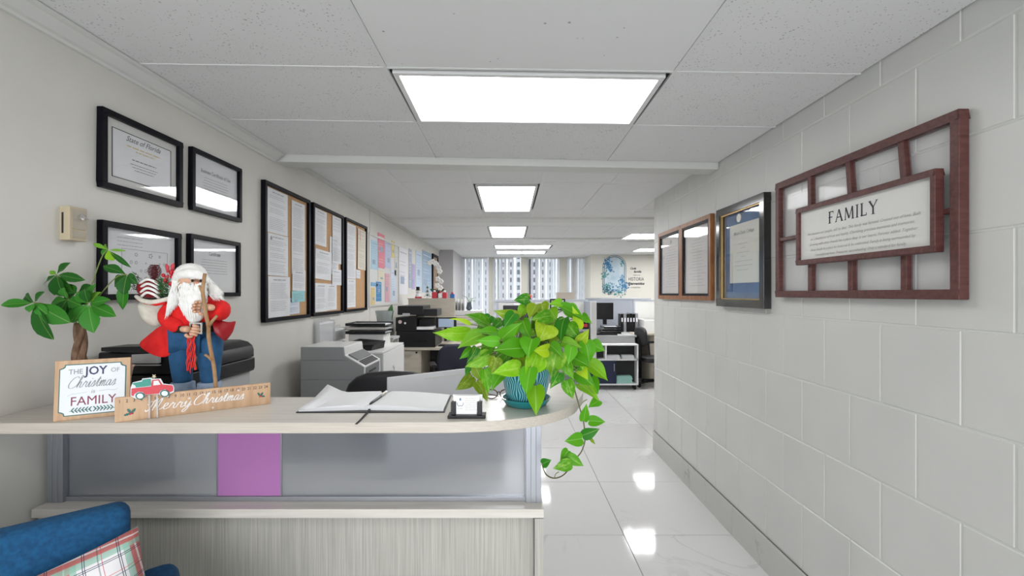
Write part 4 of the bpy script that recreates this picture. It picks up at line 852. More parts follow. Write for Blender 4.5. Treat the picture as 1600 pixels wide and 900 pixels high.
mb = MB()
for s_ in (-1, 1): stroke(mb, c2f, catmull([(.012, .026, 0), (.012+s_*.005, .024, 0), (.012+s_*.009, .030, 0), (.012+s_*.0085, .034, 0)], 4), .0018, .0004)
mb.prism([(.009, .040), (.015, .040), (.0145, .047), (.0095, .047)], .0001, .0004, c2f.M()); mb.build('logo', mat('slate_blue_ink', (.12, .17, .27), .5), fc)
mb = MB(); rg = random.Random(8); words(mb, c2f, .004, .021, .017, .0022, rg, .0004)
for i in range(7): words(mb, c2f, .027, W2-.002, .046-.0055*i, .0018, rg, .0004)
mb.build('print', m_ink, fc)
# reading glasses behind the plant, seen between the leaves
gl = thing('reading_glasses', 'folded brown reading glasses beside the teal pot, half hidden by leaves', 'glasses', (-.04, 1.57, CT))
m_tort = mat('tortoiseshell', (.11, .045, .025), .25)
for x in (-.062, -.012):
    mb = MB(); mb.tube([(x+.021*math.cos(t*.449), 1.555, CT+.017+.016*math.sin(t*.449)) for t in range(15)], .002, 6, cap=False); mb.build('rim', m_tort, gl, smooth=True)
mb = MB(); mb.tube([(-.041, 1.555, CT+.022), (-.037, 1.553, CT+.026), (-.033, 1.555, CT+.022)], .0018, 6); mb.build('bridge', m_tort, gl)
for x in (-.083, .009):
    mb = MB(); mb.tube([(x, 1.555, CT+.02), (x*.6-.015, 1.567, CT+.012), (x*.1-.03, 1.578, CT+.004)], .0018, 6); mb.build('temple', m_tort, gl)
# ================================================================ SANTA FIGURE
def skin(name, V, E, m, parent, sub=2, root=0, label=None):
    inv = MW(parent).inverted(); me = bpy.data.meshes.new(name); me.from_pydata([tuple(inv @ Vector(v[0])) for v in V], E, []); me.materials.append(m)
    o = bpy.data.objects.new(name, me); COL.objects.link(o); o.parent = parent
    sk_ = o.modifiers.new('k', 'SKIN'); sk_.use_smooth_shade = True; L = me.skin_vertices[0].data if me.skin_vertices else None
    if L is None:
        me.skin_vertices if me.skin_vertices else None
    for i, v in enumerate(V):
        r = v[1]; L[i].radius = (r, r) if not hasattr(r, '__len__') else r; L[i].use_root = (i == root)
    s_ = o.modifiers.new('s', 'SUBSURF'); s_.levels = sub; s_.render_levels = sub
    if label: o['label'] = label
    return o
def PS(x, y, D=1.49): return P(200+x/4.09, 400+y/4.09, D)
u_ = .000506
m_red = noisy('red_felt', (.62, .004, .006), (.74, .012, .010), 30, .85, bs=.2); m_denim = noisy('blue_denim', (.006, .055, .14), (.014, .09, .21), 24, .85, bs=.25, bd=.001); m_denimc = noisy('light_denim_cuff', (.22, .30, .42), (.30, .38, .50), 40, .85)
m_fur = noisy('white_fur', (.82, .81, .78), (.90, .89, .87), 60, .9, bs=.5, bd=.002); m_skin = noisy('doll_skin', (.62, .35, .22), (.68, .40, .27), 12, .5); m_tw = noisy('twig_bark', (.26, .14, .06), (.42, .25, .13), 22, .8, bs=.4, bd=.001)
SB = Vector((PS(430, 0, 1.495).x, 1.495, CT)); sa = thing('santa_figurine', 'standing Santa figurine in red coat and rolled jeans holding a twig staff', 'figurine', SB)
D = 1.495
body = [(PS(440, 520, D), .026), (PS(440, 430, D), .026), (PS(435, 330, D), .034), (PS(425, 265, D-.005), .022), (PS(412, 185, D-.012), .036),
        (PS(330, 315, D), .016), (PS(238, 398, D-.018), .012), (PS(350, 462, D-.055), .012), (PS(540, 318, D), .016), (PS(592, 348, D-.02), .010), (PS(545, 345, D-.058), .009),
        (PS(360, 600, D), .018), (PS(352, 760, D-.01), .017), (PS(352, 935, D), .018), (PS(510, 600, D), .018), (PS(525, 760, D-.01), .017), (PS(525, 935, D), .018)]
skin('body', body, [(0, 1), (1, 2), (2, 3), (3, 4), (2, 5), (5, 6), (6, 7), (2, 8), (8, 9), (9, 10), (0, 11), (11, 12), (12, 13), (0, 14), (14, 15), (15, 16)], m_skin, sa)
coat = [(PS(440, 478, D), (.064, .055)), (PS(440, 400, D), .064), (PS(435, 320, D), .060), (PS(428, 285, D), .042), (PS(318, 315, D), .036), (PS(232, 395, D-.015), .036), (PS(290, 440, D-.04), .030), (PS(355, 455, D-.055), .024),
        (PS(540, 322, D), .038), (PS(604, 348, D-.012), .040), (PS(570, 358, D-.042), .030), (PS(535, 345, D-.058), .020)]
skin('coat', coat, [(0, 1), (1, 2), (2, 3), (2, 4), (4, 5), (5, 6), (6, 7), (2, 8), (8, 9), (9, 10), (10, 11)], m_red, sa)
for side, pts in ((-1, [(345, 500, .050), (338, 600, .038), (340, 700, .033), (350, 790, .030), (352, 815, .029)]), (1, [(515, 500, .050), (525, 600, .040), (525, 700, .034), (525, 790, .030), (522, 815, .029)])):
    V = [(PS(a, b, D-.008), r) for a, b, r in pts]; skin('trouser_leg', V, [(i, i+1) for i in range(4)], m_denim, sa)
    c = PS(pts[-1][0]-2, 842, D-.008); mb = MB(); mb.lathe([(.030, -.022), (.034, -.020), (.0355, 0), (.0345, .018), (.030, .020)], c, 20); mb.build('cuff', m_denimc, sa, smooth=True)
    sh = [(PS(pts[-1][0], 930, D+.012), .018), (PS(pts[-1][0], 935, D-.02), .019), (PS(pts[-1][0]+side*6, 940, D-.055), .016)]
    for k in range(3): sh[k][0].z = CT+.021
    skin('boot', sh, [(0, 1), (1, 2)], m_black, sa)
V = [(PS(352, 512, D-.004), .048), (PS(432, 508, D-.004), (.054, .050)), (PS(512, 512, D-.004), .048)]; skin('trouser_seat', V, [(0, 1), (1, 2)], m_denim, sa, root=1)
# coat skirts, left and right
def cloth(name, rows, m, th=.003):
    mb = MB(); n = len(rows[0]); vs = [Vector(p) for r in rows for p in r]
    mb.add(vs, [(i*n+k, i*n+k+1, (i+1)*n+k+1, (i+1)*n+k) for i in range(len(rows)-1) for k in range(n-1)]); return mb.build(name, m, sa, smooth=True, solid=th, sub=2)
cloth('coat_skirt', [[PS(215, 435, D+.005), PS(255, 440, D-.035), PS(300, 455, D-.045), PS(335, 480, D-.045)], [PS(150, 485, D+.01), PS(215, 500, D-.03), PS(270, 520, D-.045), PS(300, 520, D-.045)],
    [PS(95, 530, D+.015), PS(180, 570, D-.03), PS(250, 590, D-.04), PS(285, 580, D-.045)], [PS(48, 568, D+.02), PS(140, 632, D-.02), PS(215, 655, D-.035), PS(272, 642, D-.04)]], m_red)
cloth('coat_skirt', [[PS(530, 400, D-.02), PS(590, 405, D-.01), PS(650, 428, D+.005), PS(698, 405, D+.02)], [PS(540, 440, D-.035), PS(590, 460, D-.03), PS(640, 465, D), PS(685, 440, D+.02)],
    [PS(545, 480, D-.035), PS(595, 510, D-.03), PS(650, 510, D), PS(675, 480, D+.015)], [PS(560, 500, D-.03), PS(605, 535, D-.02), PS(620, 552, D), PS(655, 505, D+.01)]], mat('dark_red_satin', (.30, .006, .012), .35))
# belt, buckle, tassel
mb = MB(); c = PS(436, 462, D); n = 28
for z0, z1, r in ((-.010, .012, 1),): mb.lathe([(.0665, z0), (.0700, z0), (.0700, z1), (.0665, z1)], (c.x, c.y-.002, c.z), 32, sx=1.02, sy=.90)
mb.build('belt', m_black, sa, smooth=True, auto=40)
bf = Fr(PS(436, 462, D-.0690), (1, -.02, 0), (0, 0, 1)); mb = MB()
for q in ((-.020, .020, -.018, -.0135), (-.020, .020, .0135, .018), (-.020, -.0155, -.0135, .0135), (.0155, .020, -.0135, .0135)): mb.box(*q, 0, .003, bf.M())
mb.box(-.004, .013, -.0012, .0012, .001, .004, bf.M()); mb.build('buckle', mat('silver_metal', (.75, .74, .70), .2, 1), sa)
rg = random.Random(3); m_tas = mat('red_cord', (.75, .03, .02), .7)
for k in range(7):
    x0 = 385+k*6+rg.uniform(-3, 3); y1 = rg.uniform(700, 760); pth = []
    for i in range(22):
        t = i/21; pth.append(PS(x0+math.sin(t*22+k)*3+(k-3)*t*3, 492+(y1-492)*t, D-.066+.003*math.cos(t*22+k)))
    mb = MB(); mb.tube(pth, .0016, 5); mb.build('tassel_cord', m_tas, sa, smooth=True)
# head
H = PS(405, 170, D-.018); hd = MB(); hd.ball(H, .040, 20, (.9, .9, 1.05)); head = hd.build('head', m_skin, sa, smooth=True)
mb = MB(); mb.ball(PS(438, 178, D-.060), .0085, 10, (1, 1, .9)); mb.build('nose', mat('doll_nose', (.66, .30, .20), .5), head, smooth=True)
for x in (412, 466):
    mb = MB(); mb.ball(PS(x, 158, D-.053), .0042, 10); mb.build('eye', m_black, head, smooth=True)
    mb = MB(); mb.tube([PS(x-14, 148, D-.052), PS(x, 142, D-.056), PS(x+14, 147, D-.052)], [.0015, .0028, .0015], 6); mb.build('eyebrow', m_fur, head, smooth=True)
mb = MB(); mb.tube([PS(428, 203, D-.057), PS(440, 207, D-.058), PS(452, 203, D-.056)], .0014, 6); mb.build('mouth', mat('mouth_red', (.4, .06, .05), .5), head)
for s_ in (-1, 1): mb = MB(); mb.ball(H+Vector((s_*.036, 0, -.002)), .008, 8, (.5, .8, 1.2)); mb.build('ear', m_skin, head, smooth=True)
mb = MB(); mb.ball(PS(402, 125, D+.003), .046, 18, (1.05, 1, .9)); mb.build('cap', m_fur, sa, smooth=True)
capb = [(PS(300, 170, D), .013), (PS(318, 132, D-.03), .016), (PS(370, 112, D-.048), .018), (PS(430, 112, D-.054), .018), (PS(480, 128, D-.04), .016), (PS(505, 165, D-.01), .013)]
skin('fur_brim', capb, [(i, i+1) for i in range(5)], m_fur, sa)
def tufts(name, specs, m, lab=None):
    mb = MB()
    for p, q, r in specs:
        mid = (p+q)/2+Vector((rg.uniform(-.004, .004), -.006, .004)); mb.tube([p, mid, q], [r, r*.75, r*.08], 5, cap=False)
    o = mb.build(name, m, sa, smooth=True); o['kind'] = 'stuff'
    if lab: o['label'] = lab
    return o
mb = MB(); mb.ball(PS(425, 300, D-.048), .036, 16, (1, .7, 1.9)); mb.build('beard_core', m_fur, sa, smooth=True)
sp = []
for i in range(420):
    a = rg.uniform(-1, 1); t = rg.random(); x0 = 420+a*88; y0 = 180+abs(a)*-18+t*130; y1 = y0+rg.uniform(60, 130)*(1.15-abs(a)*.4); y1 = min(y1, 440-abs(a)*60); x1 = x0+(430-x0)*.25*(y1-300)/130*(1 if y1 > 300 else 0)+rg.uniform(-8, 8)
    sp.append((PS(x0, y0, D-.052-.016*(1-a*a)), PS(x1, y1, D-.058-.014*(1-a*a)), rg.uniform(.0016, .0034)))
tufts('beard', sp, m_fur)
sp = []
for i in range(300):
    s_ = -1 if rg.random() < .5 else 1; a = rg.random(); 
    if s_ < 0: p = PS(rg.uniform(285, 330), rg.uniform(150, 260), D-.03); k_ = rg.random(); q = PS(330-95*k_+rg.uniform(-8, 8), 290+110*k_+rg.uniform(-15, 15), D-.060)
    else: p = PS(rg.uniform(495, 525), rg.uniform(140, 230), D-.03); q = PS(rg.uniform(540, 622), rg.uniform(225, 290), D-.05)
    sp.append((p, q, rg.uniform(.001, .0024)))
tufts('hair', sp, m_fur)
sp = []
for i in range(160):
    s_ = rg.uniform(-1, 1); p = PS(438+s_*8, 190, D-.066); q = PS(438+s_*60, 215+rg.random()*25, D-.060); sp.append((p, q, .0022))
tufts('moustache', sp, m_fur)
# hands with five fingers
def hand(c, ax, palm, s=1.0, holding=True):
    # ax: along the forearm to the knuckles, palm: direction the palm faces
    ax = ax.normalized(); palm = (palm-ax*palm.dot(ax)).normalized(); sd = ax.cross(palm)
    h = skin('hand', [(c-ax*.018*s, .0085*s), (c, (.0135*s, .009*s)), (c+ax*.010*s, (.0135*s, .008*s))], [(0, 1), (1, 2)], m_skin, sa)
    for i in range(4):
        o = c+ax*.012*s+sd*(i-1.5)*.0072*s; l = (.9, 1.05, 1, .8)[i]*s
        f = [(o, .0042*s), (o+ax*.010*l+palm*.003*l, .0041*s), (o+ax*.013*l+palm*.012*l, .0038*s), (o+ax*.005*l+palm*.019*l, .0033*s)]
        skin('finger', f, [(0, 1), (1, 2), (2, 3)], m_skin, h, 1)
    o = c-sd*.012*s; skin('thumb', [(o, .0048*s), (o-sd*.006*s+palm*.008*s+ax*.004*s, .0045*s), (o+palm*.017*s+ax*.010*s, .0038*s)], [(0, 1), (1, 2)], m_skin, h, 1)
hand(PS(374, 468, D-.078), Vector((1, -.15, -.05)), Vector((0, .9, -.35)), 1.25)
hand(PS(505, 328, D-.078), Vector((-1, -.25, .1)), Vector((-.1, -.9, 0)), 1.35)
# staff
stp = [PS(492, 112, D-.095), PS(484, 165, D-.097), PS(478, 225, D-.097), PS(488, 300, D-.098), PS(498, 375, D-.098), PS(514, 450, D-.096), PS(516, 520, D-.096), PS(532, 620, D-.095), PS(552, 730, D-.085), PS(572, 950, D-.06)]
stp[-1].z = CT+.001
mb = MB(); mb.tube(catmull(stp, 4), [.0052]*10+[.0058]*27, 9); sf_ = mb.build('staff', m_tw, sa, smooth=True)
for pts, r in (([PS(480, 240, D-.097), PS(466, 215, D-.098), PS(456, 188, D-.098)], .004), ([PS(516, 450, D-.096), PS(540, 415, D-.098), PS(568, 382, D-.1)], .0048), ([PS(537, 665, D-.095), PS(515, 645, D-.097), PS(492, 630, D-.099)], .0045)):
    mb = MB(); mb.tube(pts, [r*1.1, r, r*.9], 8); mb.build('twig', m_tw, sf_, smooth=True)
# gift sack on the back
m_sack = noisy('cream_sackcloth', (.62, .58, .50), (.70, .66, .58), 50, .9, bs=.4)
V = [(PS(215, 440, D+.03), .012), (PS(175, 410, D+.03), .034), (PS(150, 340, D+.03), .040), (PS(155, 285, D+.025), .046)]
skin('sack', V, [(0, 1), (1, 2), (2, 3)], m_sack, sa)
rim = [(PS(48, 255, D-.01), .006), (PS(90, 285, D-.03), .008), (PS(150, 298, D-.038), .009), (PS(220, 285, D-.035), .009), (PS(292, 262, D-.03), .007)]
skin('sack_rim', rim, [(i, i+1) for i in range(4)], m_sack, sa)
mb = MB(); mb.tube([PS(60, 278, D-.012), PS(110, 300, D-.034), PS(180, 312, D-.04), PS(240, 300, D-.04)], .004, 8); mb.build('red_band', m_red, sa, smooth=True)
m_bauble = mat('dark_red_bauble', (.28, .01, .02), .25)
mb = MB(); mb.ball(PS(140, 205, D+.015), .038, 20, (1, .9, .9)); ob = mb.build('bauble', m_bauble, sa, smooth=True)
for k in range(4):
    y = 150+k*28; mb = MB(); mb.tube(catmull([PS(75+k*4, y+25, D-.012), PS(120, y, D-.024), PS(165, y+12, D-.026), PS(198, y+35, D-.012)], 4), .0042, 7); mb.build('white_swirl', m_fur, ob, smooth=True)
pc = PS(170, 105, D+.005); cone = MB()
for i in range(9):
    z = -.018+.0052*i; r = .013*math.sin(math.pi*(i+1.2)/11)+.003
    for k in range(8):
        a = k*.785+i*.39; cone.ball(pc+Vector((r*math.cos(a), r*math.sin(a), z)), .0042, 6, (1, 1, .5))
cone.ball(pc, .012, 8, (.8, .8, 2)); cone.build('pine_cone', mat('burgundy_cone', (.10, .012, .018), .6), sa)
m_fir = mat('fir_green', (.03, .13, .03), .7); sp = []
for i in range(150):
    o = PS(rg.uniform(195, 262), rg.uniform(150, 260), D+rg.uniform(-.02, .01)); sp.append((o, o+Vector((rg.uniform(-.014, .014), rg.uniform(-.014, .004), rg.uniform(-.004, .02))), .0011))
for i in range(50):
    o = PS(rg.uniform(35, 80), rg.uniform(115, 220), D); sp.append((o, o+Vector((rg.uniform(-.02, .004), 0, rg.uniform(-.008, .012))), .0011))
tufts('fir_sprigs', sp, m_fir)
for i in range(11):
    mb = MB(); mb.ball(PS(rg.uniform(225, 300), rg.uniform(85, 205), D-.02), .0062, 8); mb.build('berry', mat('holly_berry', (.5, .01, .02), .2), sa, smooth=True)
for x, y, r in ((255, 105, -.3), (282, 100, .3), (240, 175, .6)):
    mb = MB(); p = PS(x, y, D-.01); mb.tube([p, p+Vector((.006*r, 0, .02)), p+Vector((.018*r, 0, .028))], [.004, .006, .002], 6); mb.build('ribbon', mat('red_white_ribbon', (.55, .05, .07), .5), sa, smooth=True)
# ================================================================ COPIER BEHIND THE COUNTER
m_gplast = mat('light_grey_plastic', (.42, .425, .43), .45); m_wplast = mat('white_plastic', (.68, .68, .67), .4); m_dplast = mat('charcoal_plastic', (.010, .010, .012), .36, spec=.35)
m_dgray = mat('mid_grey_plastic', (.16, .165, .17), .45)
cp = thing('copier', 'black-lidded desktop copier with grey base behind the Santa figurine', 'copier', (-1.35, 1.86, .75))
box_obj('base', m_gplast, (-1.498, -1.215, 1.63, 2.10, .75, 1.187), cp, bevel=.006)
mb = MB(); pr = [(-1.498, 1.187), (-1.20, 1.187), (-1.195, 1.20), (-1.195, 1.248), (-1.498, 1.248)]; mb.hexa([Vector((a, 1.625, b)) for a, b in pr], [Vector((a, 2.105, b)) for a, b in pr]); mb.build('scanner_bed', m_dplast, cp, bevel=.004)
mb = MB(); pr = [(-1.498, 1.251), (-1.195, 1.251), (-1.195, 1.285), (-1.202, 1.305), (-1.222, 1.322), (-1.26, 1.332), (-1.498, 1.332)]; mb.hexa([Vector((a, 1.63, b)) for a, b in pr], [Vector((a, 2.10, b)) for a, b in pr]); mb.build('lid', m_dplast, cp, bevel=.006, smooth=True, auto=30)
mb = MB(); mb.hexa([P(158, 543, 1.62), P(158, 549, 1.62), P(232, 553, 1.62), P(232, 541, 1.62)], [P(200, 538, 1.72), P(200, 545, 1.72), P(262, 548, 1.72), P(262, 537, 1.72)]); mb.build('document_tray', m_dplast, cp)
mb = MB(); mb.hexa([P(205, 554, 1.60), P(205, 568, 1.60), P(246, 568, 1.60), P(246, 552, 1.60)], [P(215, 554, 1.625), P(215, 567, 1.625), P(252, 567, 1.625), P(252, 552, 1.625)]); mb.build('control_panel', m_gplast, cp, bevel=.002)
mb = MB(); mb.hexa([P(205, 569.5, 1.60), P(205, 571.5, 1.60), P(244, 571.5, 1.60), P(244, 569.5, 1.60)], [P(215, 569.5, 1.625), P(215, 571, 1.625), P(252, 571, 1.625), P(252, 569.5, 1.625)]); mb.build('output_lip', m_gplast, cp)
# ================================================================ ARMCHAIR WITH PLAID PILLOW
m_blue = noisy('blue_upholstery', (.0015, .052, .14), (.004, .082, .20), 90, .9, bs=.35, bd=.001)
R0 = Vector((-.985, 1.165, 0)); dd = Vector((-.76, -.65, 0)); ff = Vector((.65, -.76, 0))
ac = thing('armchair', 'blue upholstered armchair in front of the reception desk', 'armchair', R0+dd*.3+ff*.2)
def obox(name, s0, s1, f0, f1, z0, z1, m, lean=0, bv=.03, par=None, **k):
    a = [R0+dd*s+ff*f+Vector((0, 0, z0)) for s, f in ((s0, f0), (s1, f0), (s1, f1), (s0, f1))]; b = [p+Vector((0, 0, z1-z0))-ff*lean for p in a]
    mb = MB(); mb.hexa(a, b); return mb.build(name, m, par or ac, bevel=bv, seg=4, smooth=True, **k)
obox('backrest', 0, .60, -.03, .055, .40, 1.0, m_blue, lean=.035)
obox('seat', .02, .58, .05, .52, .24, .43, m_blue)
obox('armrest', -.105, -.004, -.07, .42, .52, .795, m_blue, bv=.035); obox('armrest', .55, .60, .10, .50, .44, .66, m_blue, bv=.02)
m_leg = mat('dark_wood_leg', (.06, .03, .015), .4)
for s, f in ((.04, .02), (.54, .05), (.04, .47), (.54, .47)): obox('leg', s-.02, s+.02, f-.02, f+.02, 0, .26, m_leg, bv=.004)
m_plaid = mat('plaid_cloth', (.7, .7, .7), .9); ob_ = tc(m_plaid, 'Object'); s3 = nd(m_plaid, 'ShaderNodeSeparateXYZ'); lk(m_plaid, ob_, s3.inputs[0])
def band(m, src, pos, wid, per=.125):
    x = mth(m, 'ABSOLUTE', mth(m, 'SUBTRACT', mth(m, 'FRACT', mth(m, 'DIVIDE', mth(m, 'ADD', src, 5*per), per)), pos)); return mth(m, 'LESS_THAN', x, wid/2)
cur = None
def layer(m, cur, fac, col, k=1.0):
    mx = nd(m, 'ShaderNodeMix', data_type='RGBA'); lk(m, mth(m, 'MULTIPLY', fac, k), mx.inputs['Factor'])
    if hasattr(cur, 'links'): lk(m, cur, mx.inputs['A'])
    else: mx.inputs['A'].default_value = (*cur, 1)
    mx.inputs['B'].default_value = (*col, 1); return mx.outputs['Result']
cur = (.72, .70, .72)
for ax_ in (0, 1):
    s_ = s3.outputs[ax_]
    cur = layer(m_plaid, cur, band(m_plaid, s_, .50, .34), (.25, .48, .38), .75); cur = layer(m_plaid, cur, band(m_plaid, s_, .50, .16), (.60, .06, .07), .75)
    cur = layer(m_plaid, cur, band(m_plaid, s_, .50, .025), (.8, .75, .75), .9)
for ax_ in (0, 1):
    s_ = s3.outputs[ax_]
    for pos in (.25, .28, .75, .78): cur = layer(m_plaid, cur, band(m_plaid, s_, pos, .012), (.03, .04, .08), .9)
    cur = layer(m_plaid, cur, band(m_plaid, s_, .02, .012), (.6, .1, .12), .8); cur = layer(m_plaid, cur, band(m_plaid, s_, .965, .02), (.03, .05, .07), .5)
lk(m_plaid, cur, bsdf(m_plaid).inputs['Base Color'])
A_ = Vector((-.925, 1.115, .968)); ex = Vector((.70, .60, .20)).normalized(); ey = -Vector((.05, -.2, -.97)); ey = (ey-ex*ey.dot(ex)).normalized(); pw_ = .40; o0 = A_-ex*pw_/2-ey*pw_/2
fr_ = Fr(o0, ex, ey); mb = MB(); n = 14; vs = []; fs = []
def pil(i, j, s):
    u = -1+2*i/n; v = -1+2*j/n; k = 1-.06*(1-u*u)*abs(v)**3-.0; x = u*pw_/2*(1-.07*(1-v*v)*abs(u)**2); y = v*pw_/2*(1-.07*(1-u*u)*abs(v)**2); return (x, y, s*.060*((1-u**4)*(1-v**4))**.6)
for s in (1, -1):
    b0 = len(vs)
    for i in range(n+1):
        for j in range(n+1): vs.append(pil(i, j, s))
    fs += [(b0+i*(n+1)+j, b0+(i+1)*(n+1)+j, b0+(i+1)*(n+1)+j+1, b0+i*(n+1)+j+1) for i in range(n) for j in range(n)]
mb.add(vs, fs); pl = mb.build('throw_pillow', m_plaid, smooth=True, keep=True); pl.matrix_world = fr_.M(); tag(pl, 'white, red and green plaid throw pillow leaning in the blue armchair', 'pillow')
# ================================================================ BEHIND THE DESK, LEFT SIDE
# white floor-standing laser printer
pr_ = thing('printer', 'large white laser printer with near side shaded grey standing by the left wall, nearest behind the counter', 'printer', (-1.19, 3.2, 0))
prof = [(-1.40, .02), (-.976, .02), (-.976, 1.055), (-1.105, 1.13), (-1.112, 1.187), (-1.40, 1.187)]
mb = MB(); mb.hexa([Vector((a, 3.0, b)) for a, b in prof], [Vector((a, 3.015, b)) for a, b in prof]); mb.build('side_cover', mat('printer_side_shaded', (.27, .275, .28), .5), pr_, bevel=.004)  # shading of the white printer's near side put into a darker grey
mb = MB(); mb.hexa([Vector((a, 3.015, b)) for a, b in prof], [Vector((a, 3.37, b)) for a, b in prof]); mb.build('body', m_wplast, pr_, bevel=.004)
mb = MB(); mb.hexa([Vector((a, 3.37, b)) for a, b in prof], [Vector((a, 3.385, b)) for a, b in prof]); mb.build('side_cover', m_wplast, pr_, bevel=.004)
for z in (.97, 1.10): box_obj('seam', m_dgray, (-1.40, -.99 if z < 1 else -1.08, 2.9985, 3.0, z-.0015, z+.0015), pr_)
box_obj('grip', m_dgray, (-1.06, -1.03, 2.9975, 3.0, .90, .93), pr_)
# control panel and output slot on the slope facing the aisle
s0, s1 = Vector((-1.105, 0, 1.13)), Vector((-.976, 0, 1.055)); sd_ = s1-s0; nn = Vector((.5, 0, .86))
def slope(t0, t1, y0, y1, w0, w1, m, nm):
    a, b = s0+sd_*t0, s0+sd_*t1; q0 = [Vector((p.x, y, p.z))+nn*w0 for p, y in ((a, y0), (b, y0), (b, y1), (a, y1))]; q1 = [p+nn*(w1-w0) for p in q0]; mb = MB(); mb.hexa(q0, q1); return mb.build(nm, m, pr_, bevel=.002)
slope(.05, .55, 3.05, 3.34, .001, .010, m_dgray, 'control_panel'); slope(.6, .98, 3.05, 3.34, .001, .004, m_blackm, 'output_slot')
box_obj('front_recess', m_dgray, (-.976, -.972, 3.04, 3.35, .97, 1.045), pr_, bevel=.003); box_obj('paper_slot', m_blackm, (-.972, -.970, 3.10, 3.26, 1.0, 1.012), pr_)
for i in range(2): box_obj('paper_drawer', m_wplast, (-.976, -.970, 3.03, 3.36, .20+.32*i, .50+.32*i), pr_, bevel=.004)
box_obj('button', m_dgray, (-1.25, -1.235, 3.35, 3.37, 1.187, 1.191), pr_)
# white cabinet
cbn = thing('cabinet', 'white metal cabinet with a lock between the white printer and black printer', 'cabinet', (-1.23, 3.83, 0))
box_obj('body', m_gplast, (-1.49, -.99, 3.48, 4.17, 0, 1.08), cbn, bevel=.003); box_obj('top', m_wplast, (-1.495, -.985, 3.475, 4.175, 1.08, 1.092), cbn, bevel=.002)  # grey body paints the shading on the white cabinet's near face
box_obj('door', m_wplast, (-.99, -.980, 3.485, 4.165, .02, 1.075), cbn, bevel=.003)
mb = MB(); mb.cyl((-.978, 3.78, .93), (1, 0, 0), .012, .008, 12); lk_ = mb.build('lock', m_steel, cbn); mb = MB(); mb.box(-.975, -.968, 3.777, 3.783, .90, .93); mb.build('key', m_steel, cbn)
# trays on the cabinet
ta = thing('paper_tray', 'black sorting tray on the white cabinet, lowest in front of the paper stack', 'tray', (-1.08, 3.62, 1.092))
mb = MB(); mb.hexa([P(541, 548, 3.56), P(580, 554, 3.56), P(600, 545, 3.75), P(565, 540, 3.75)], [P(534, 541, 3.56), P(582, 541, 3.56), P(602, 533, 3.75), P(562, 530, 3.75)])
mb.v = [Vector((v.x, v.y, max(1.093, v.z))) for v in mb.v]; mb.build('tray', m_dplast, ta, bevel=.003)
mb = MB(); mb.hexa([P(532, 541, 3.55), P(584, 541, 3.55), P(602, 534, 3.78), P(562, 531, 3.78)], [P(532, 539, 3.55), P(584, 539, 3.55), P(602, 532, 3.78), P(562, 529, 3.78)]); mb.build('top_shelf', m_black, ta)
for k in range(3):
    z = 1.20+k*.034; t_ = thing('letter_tray', ('black letter tray lowest in the stack on the white cabinet', 'grey wire letter tray in the middle of the cabinet stack', 'letter tray topmost in the cabinet stack, holding papers')[k], 'tray', (-1.22, 3.95, z), group='letter trays stacked on the white cabinet')
    mb = MB(); x0, x1, y0, y1 = -1.40, -1.06, 3.82, 4.08
    for q in ((x0, x1, y0, y0+.006, z, z+.024), (x0, x1, y1-.006, y1, z, z+.024), (x0, x0+.006, y0, y1, z, z+.024), (x0, x1, y0, y1, z, z+.004)): mb.box(*q)
    mb.build('tray', (m_dplast, m_steel, m_dplast)[k], t_)
    pp = MB()
    for j in range(3): pp.box(x0+.02-.01*j, x1-.02+.015*(j % 2), y0+.012, y1-.02, z+.005+j*.003, z+.0072+j*.003)
    pp.build('papers', m_paper, t_)['kind'] = 'stuff'
bxs = thing('riser', 'low white riser carrying the stacked letter trays', 'riser', (-1.22, 3.95, 1.092)); box_obj('block', m_wplast, (-1.38, -1.08, 3.84, 4.06, 1.092, 1.198), bxs, bevel=.003)
# brochure holders on the wall
m_acr = mat('clear_acrylic_holder', (.75, .76, .76), .12); bsdf(m_acr).inputs['Alpha'].default_value = .35
for (px0, px1, y0, y1, lab) in ((500, 524, 499, 541, 'clear acrylic brochure holder on the left wall, larger and nearer one'), (524, 540, 510, 533, 'small clear acrylic holder beside the larger brochure holder')):
    a = onX(px0, y0, XL+.05).y; b = onX(px1, y0, XL+.05).y; zt = P(px0, y0, a).z; zb = P(px0, y1, a).z
    o = thing('brochure_holder', lab, 'holder', (XL+.03, (a+b)/2, zb)); box_obj('front', m_acr, (XL+.046, XL+.05, a, b, zb, zt-.04), o); box_obj('back', m_acr, (XL+.002, XL+.006, a, b, zb, zt), o)
    for y in (a, b-.003): box_obj('side', m_acr, (XL+.006, XL+.046, y, y+.003, zb, zt-.02), o)
    box_obj('leaflets', m_paper, (XL+.012, XL+.035, a+.01, b-.01, zb+.005, zt-.03), o)
# vase with a rolled leaf
va = thing('vase', 'grey glass vase with a broad green leaf on the cabinet end', 'vase', (-1.32, 4.12, 1.092)); vc = P(601, 512, 4.62)
va.location = (vc.x, 4.62, 1.10)
mb = MB(); m_vg = mat('smoky_glass', (.38, .42, .42), .1); bsdf(m_vg).inputs['Alpha'].default_value = .55
mb.lathe([(.035, 0), (.055, .01), (.085, .22), (.095, .27), (.090, .27), (.05, .015)], (vc.x, 4.62, 1.10), 20); mb.build('glass', m_vg, va, smooth=True, auto=40)
leaf(va, P(601, 518, 4.60), P(613, 476, 4.58), .07, m_pach, (.04, .13, .04), prof=LW, face=(.4, -1, 0))
leaf(va, P(598, 520, 4.62), P(592, 488, 4.6), .04, m_pach, (.10, .16, .12), prof=LW, face=(-.4, -1, 0))
pdt = thing('side_table', 'narrow grey stand carrying the glass vase by the left wall', 'stand', (vc.x, 4.62, 0)); box_obj('top', m_gplast, (XL+.02, vc.x+.12, 4.5, 4.76, 1.08, 1.10), pdt)
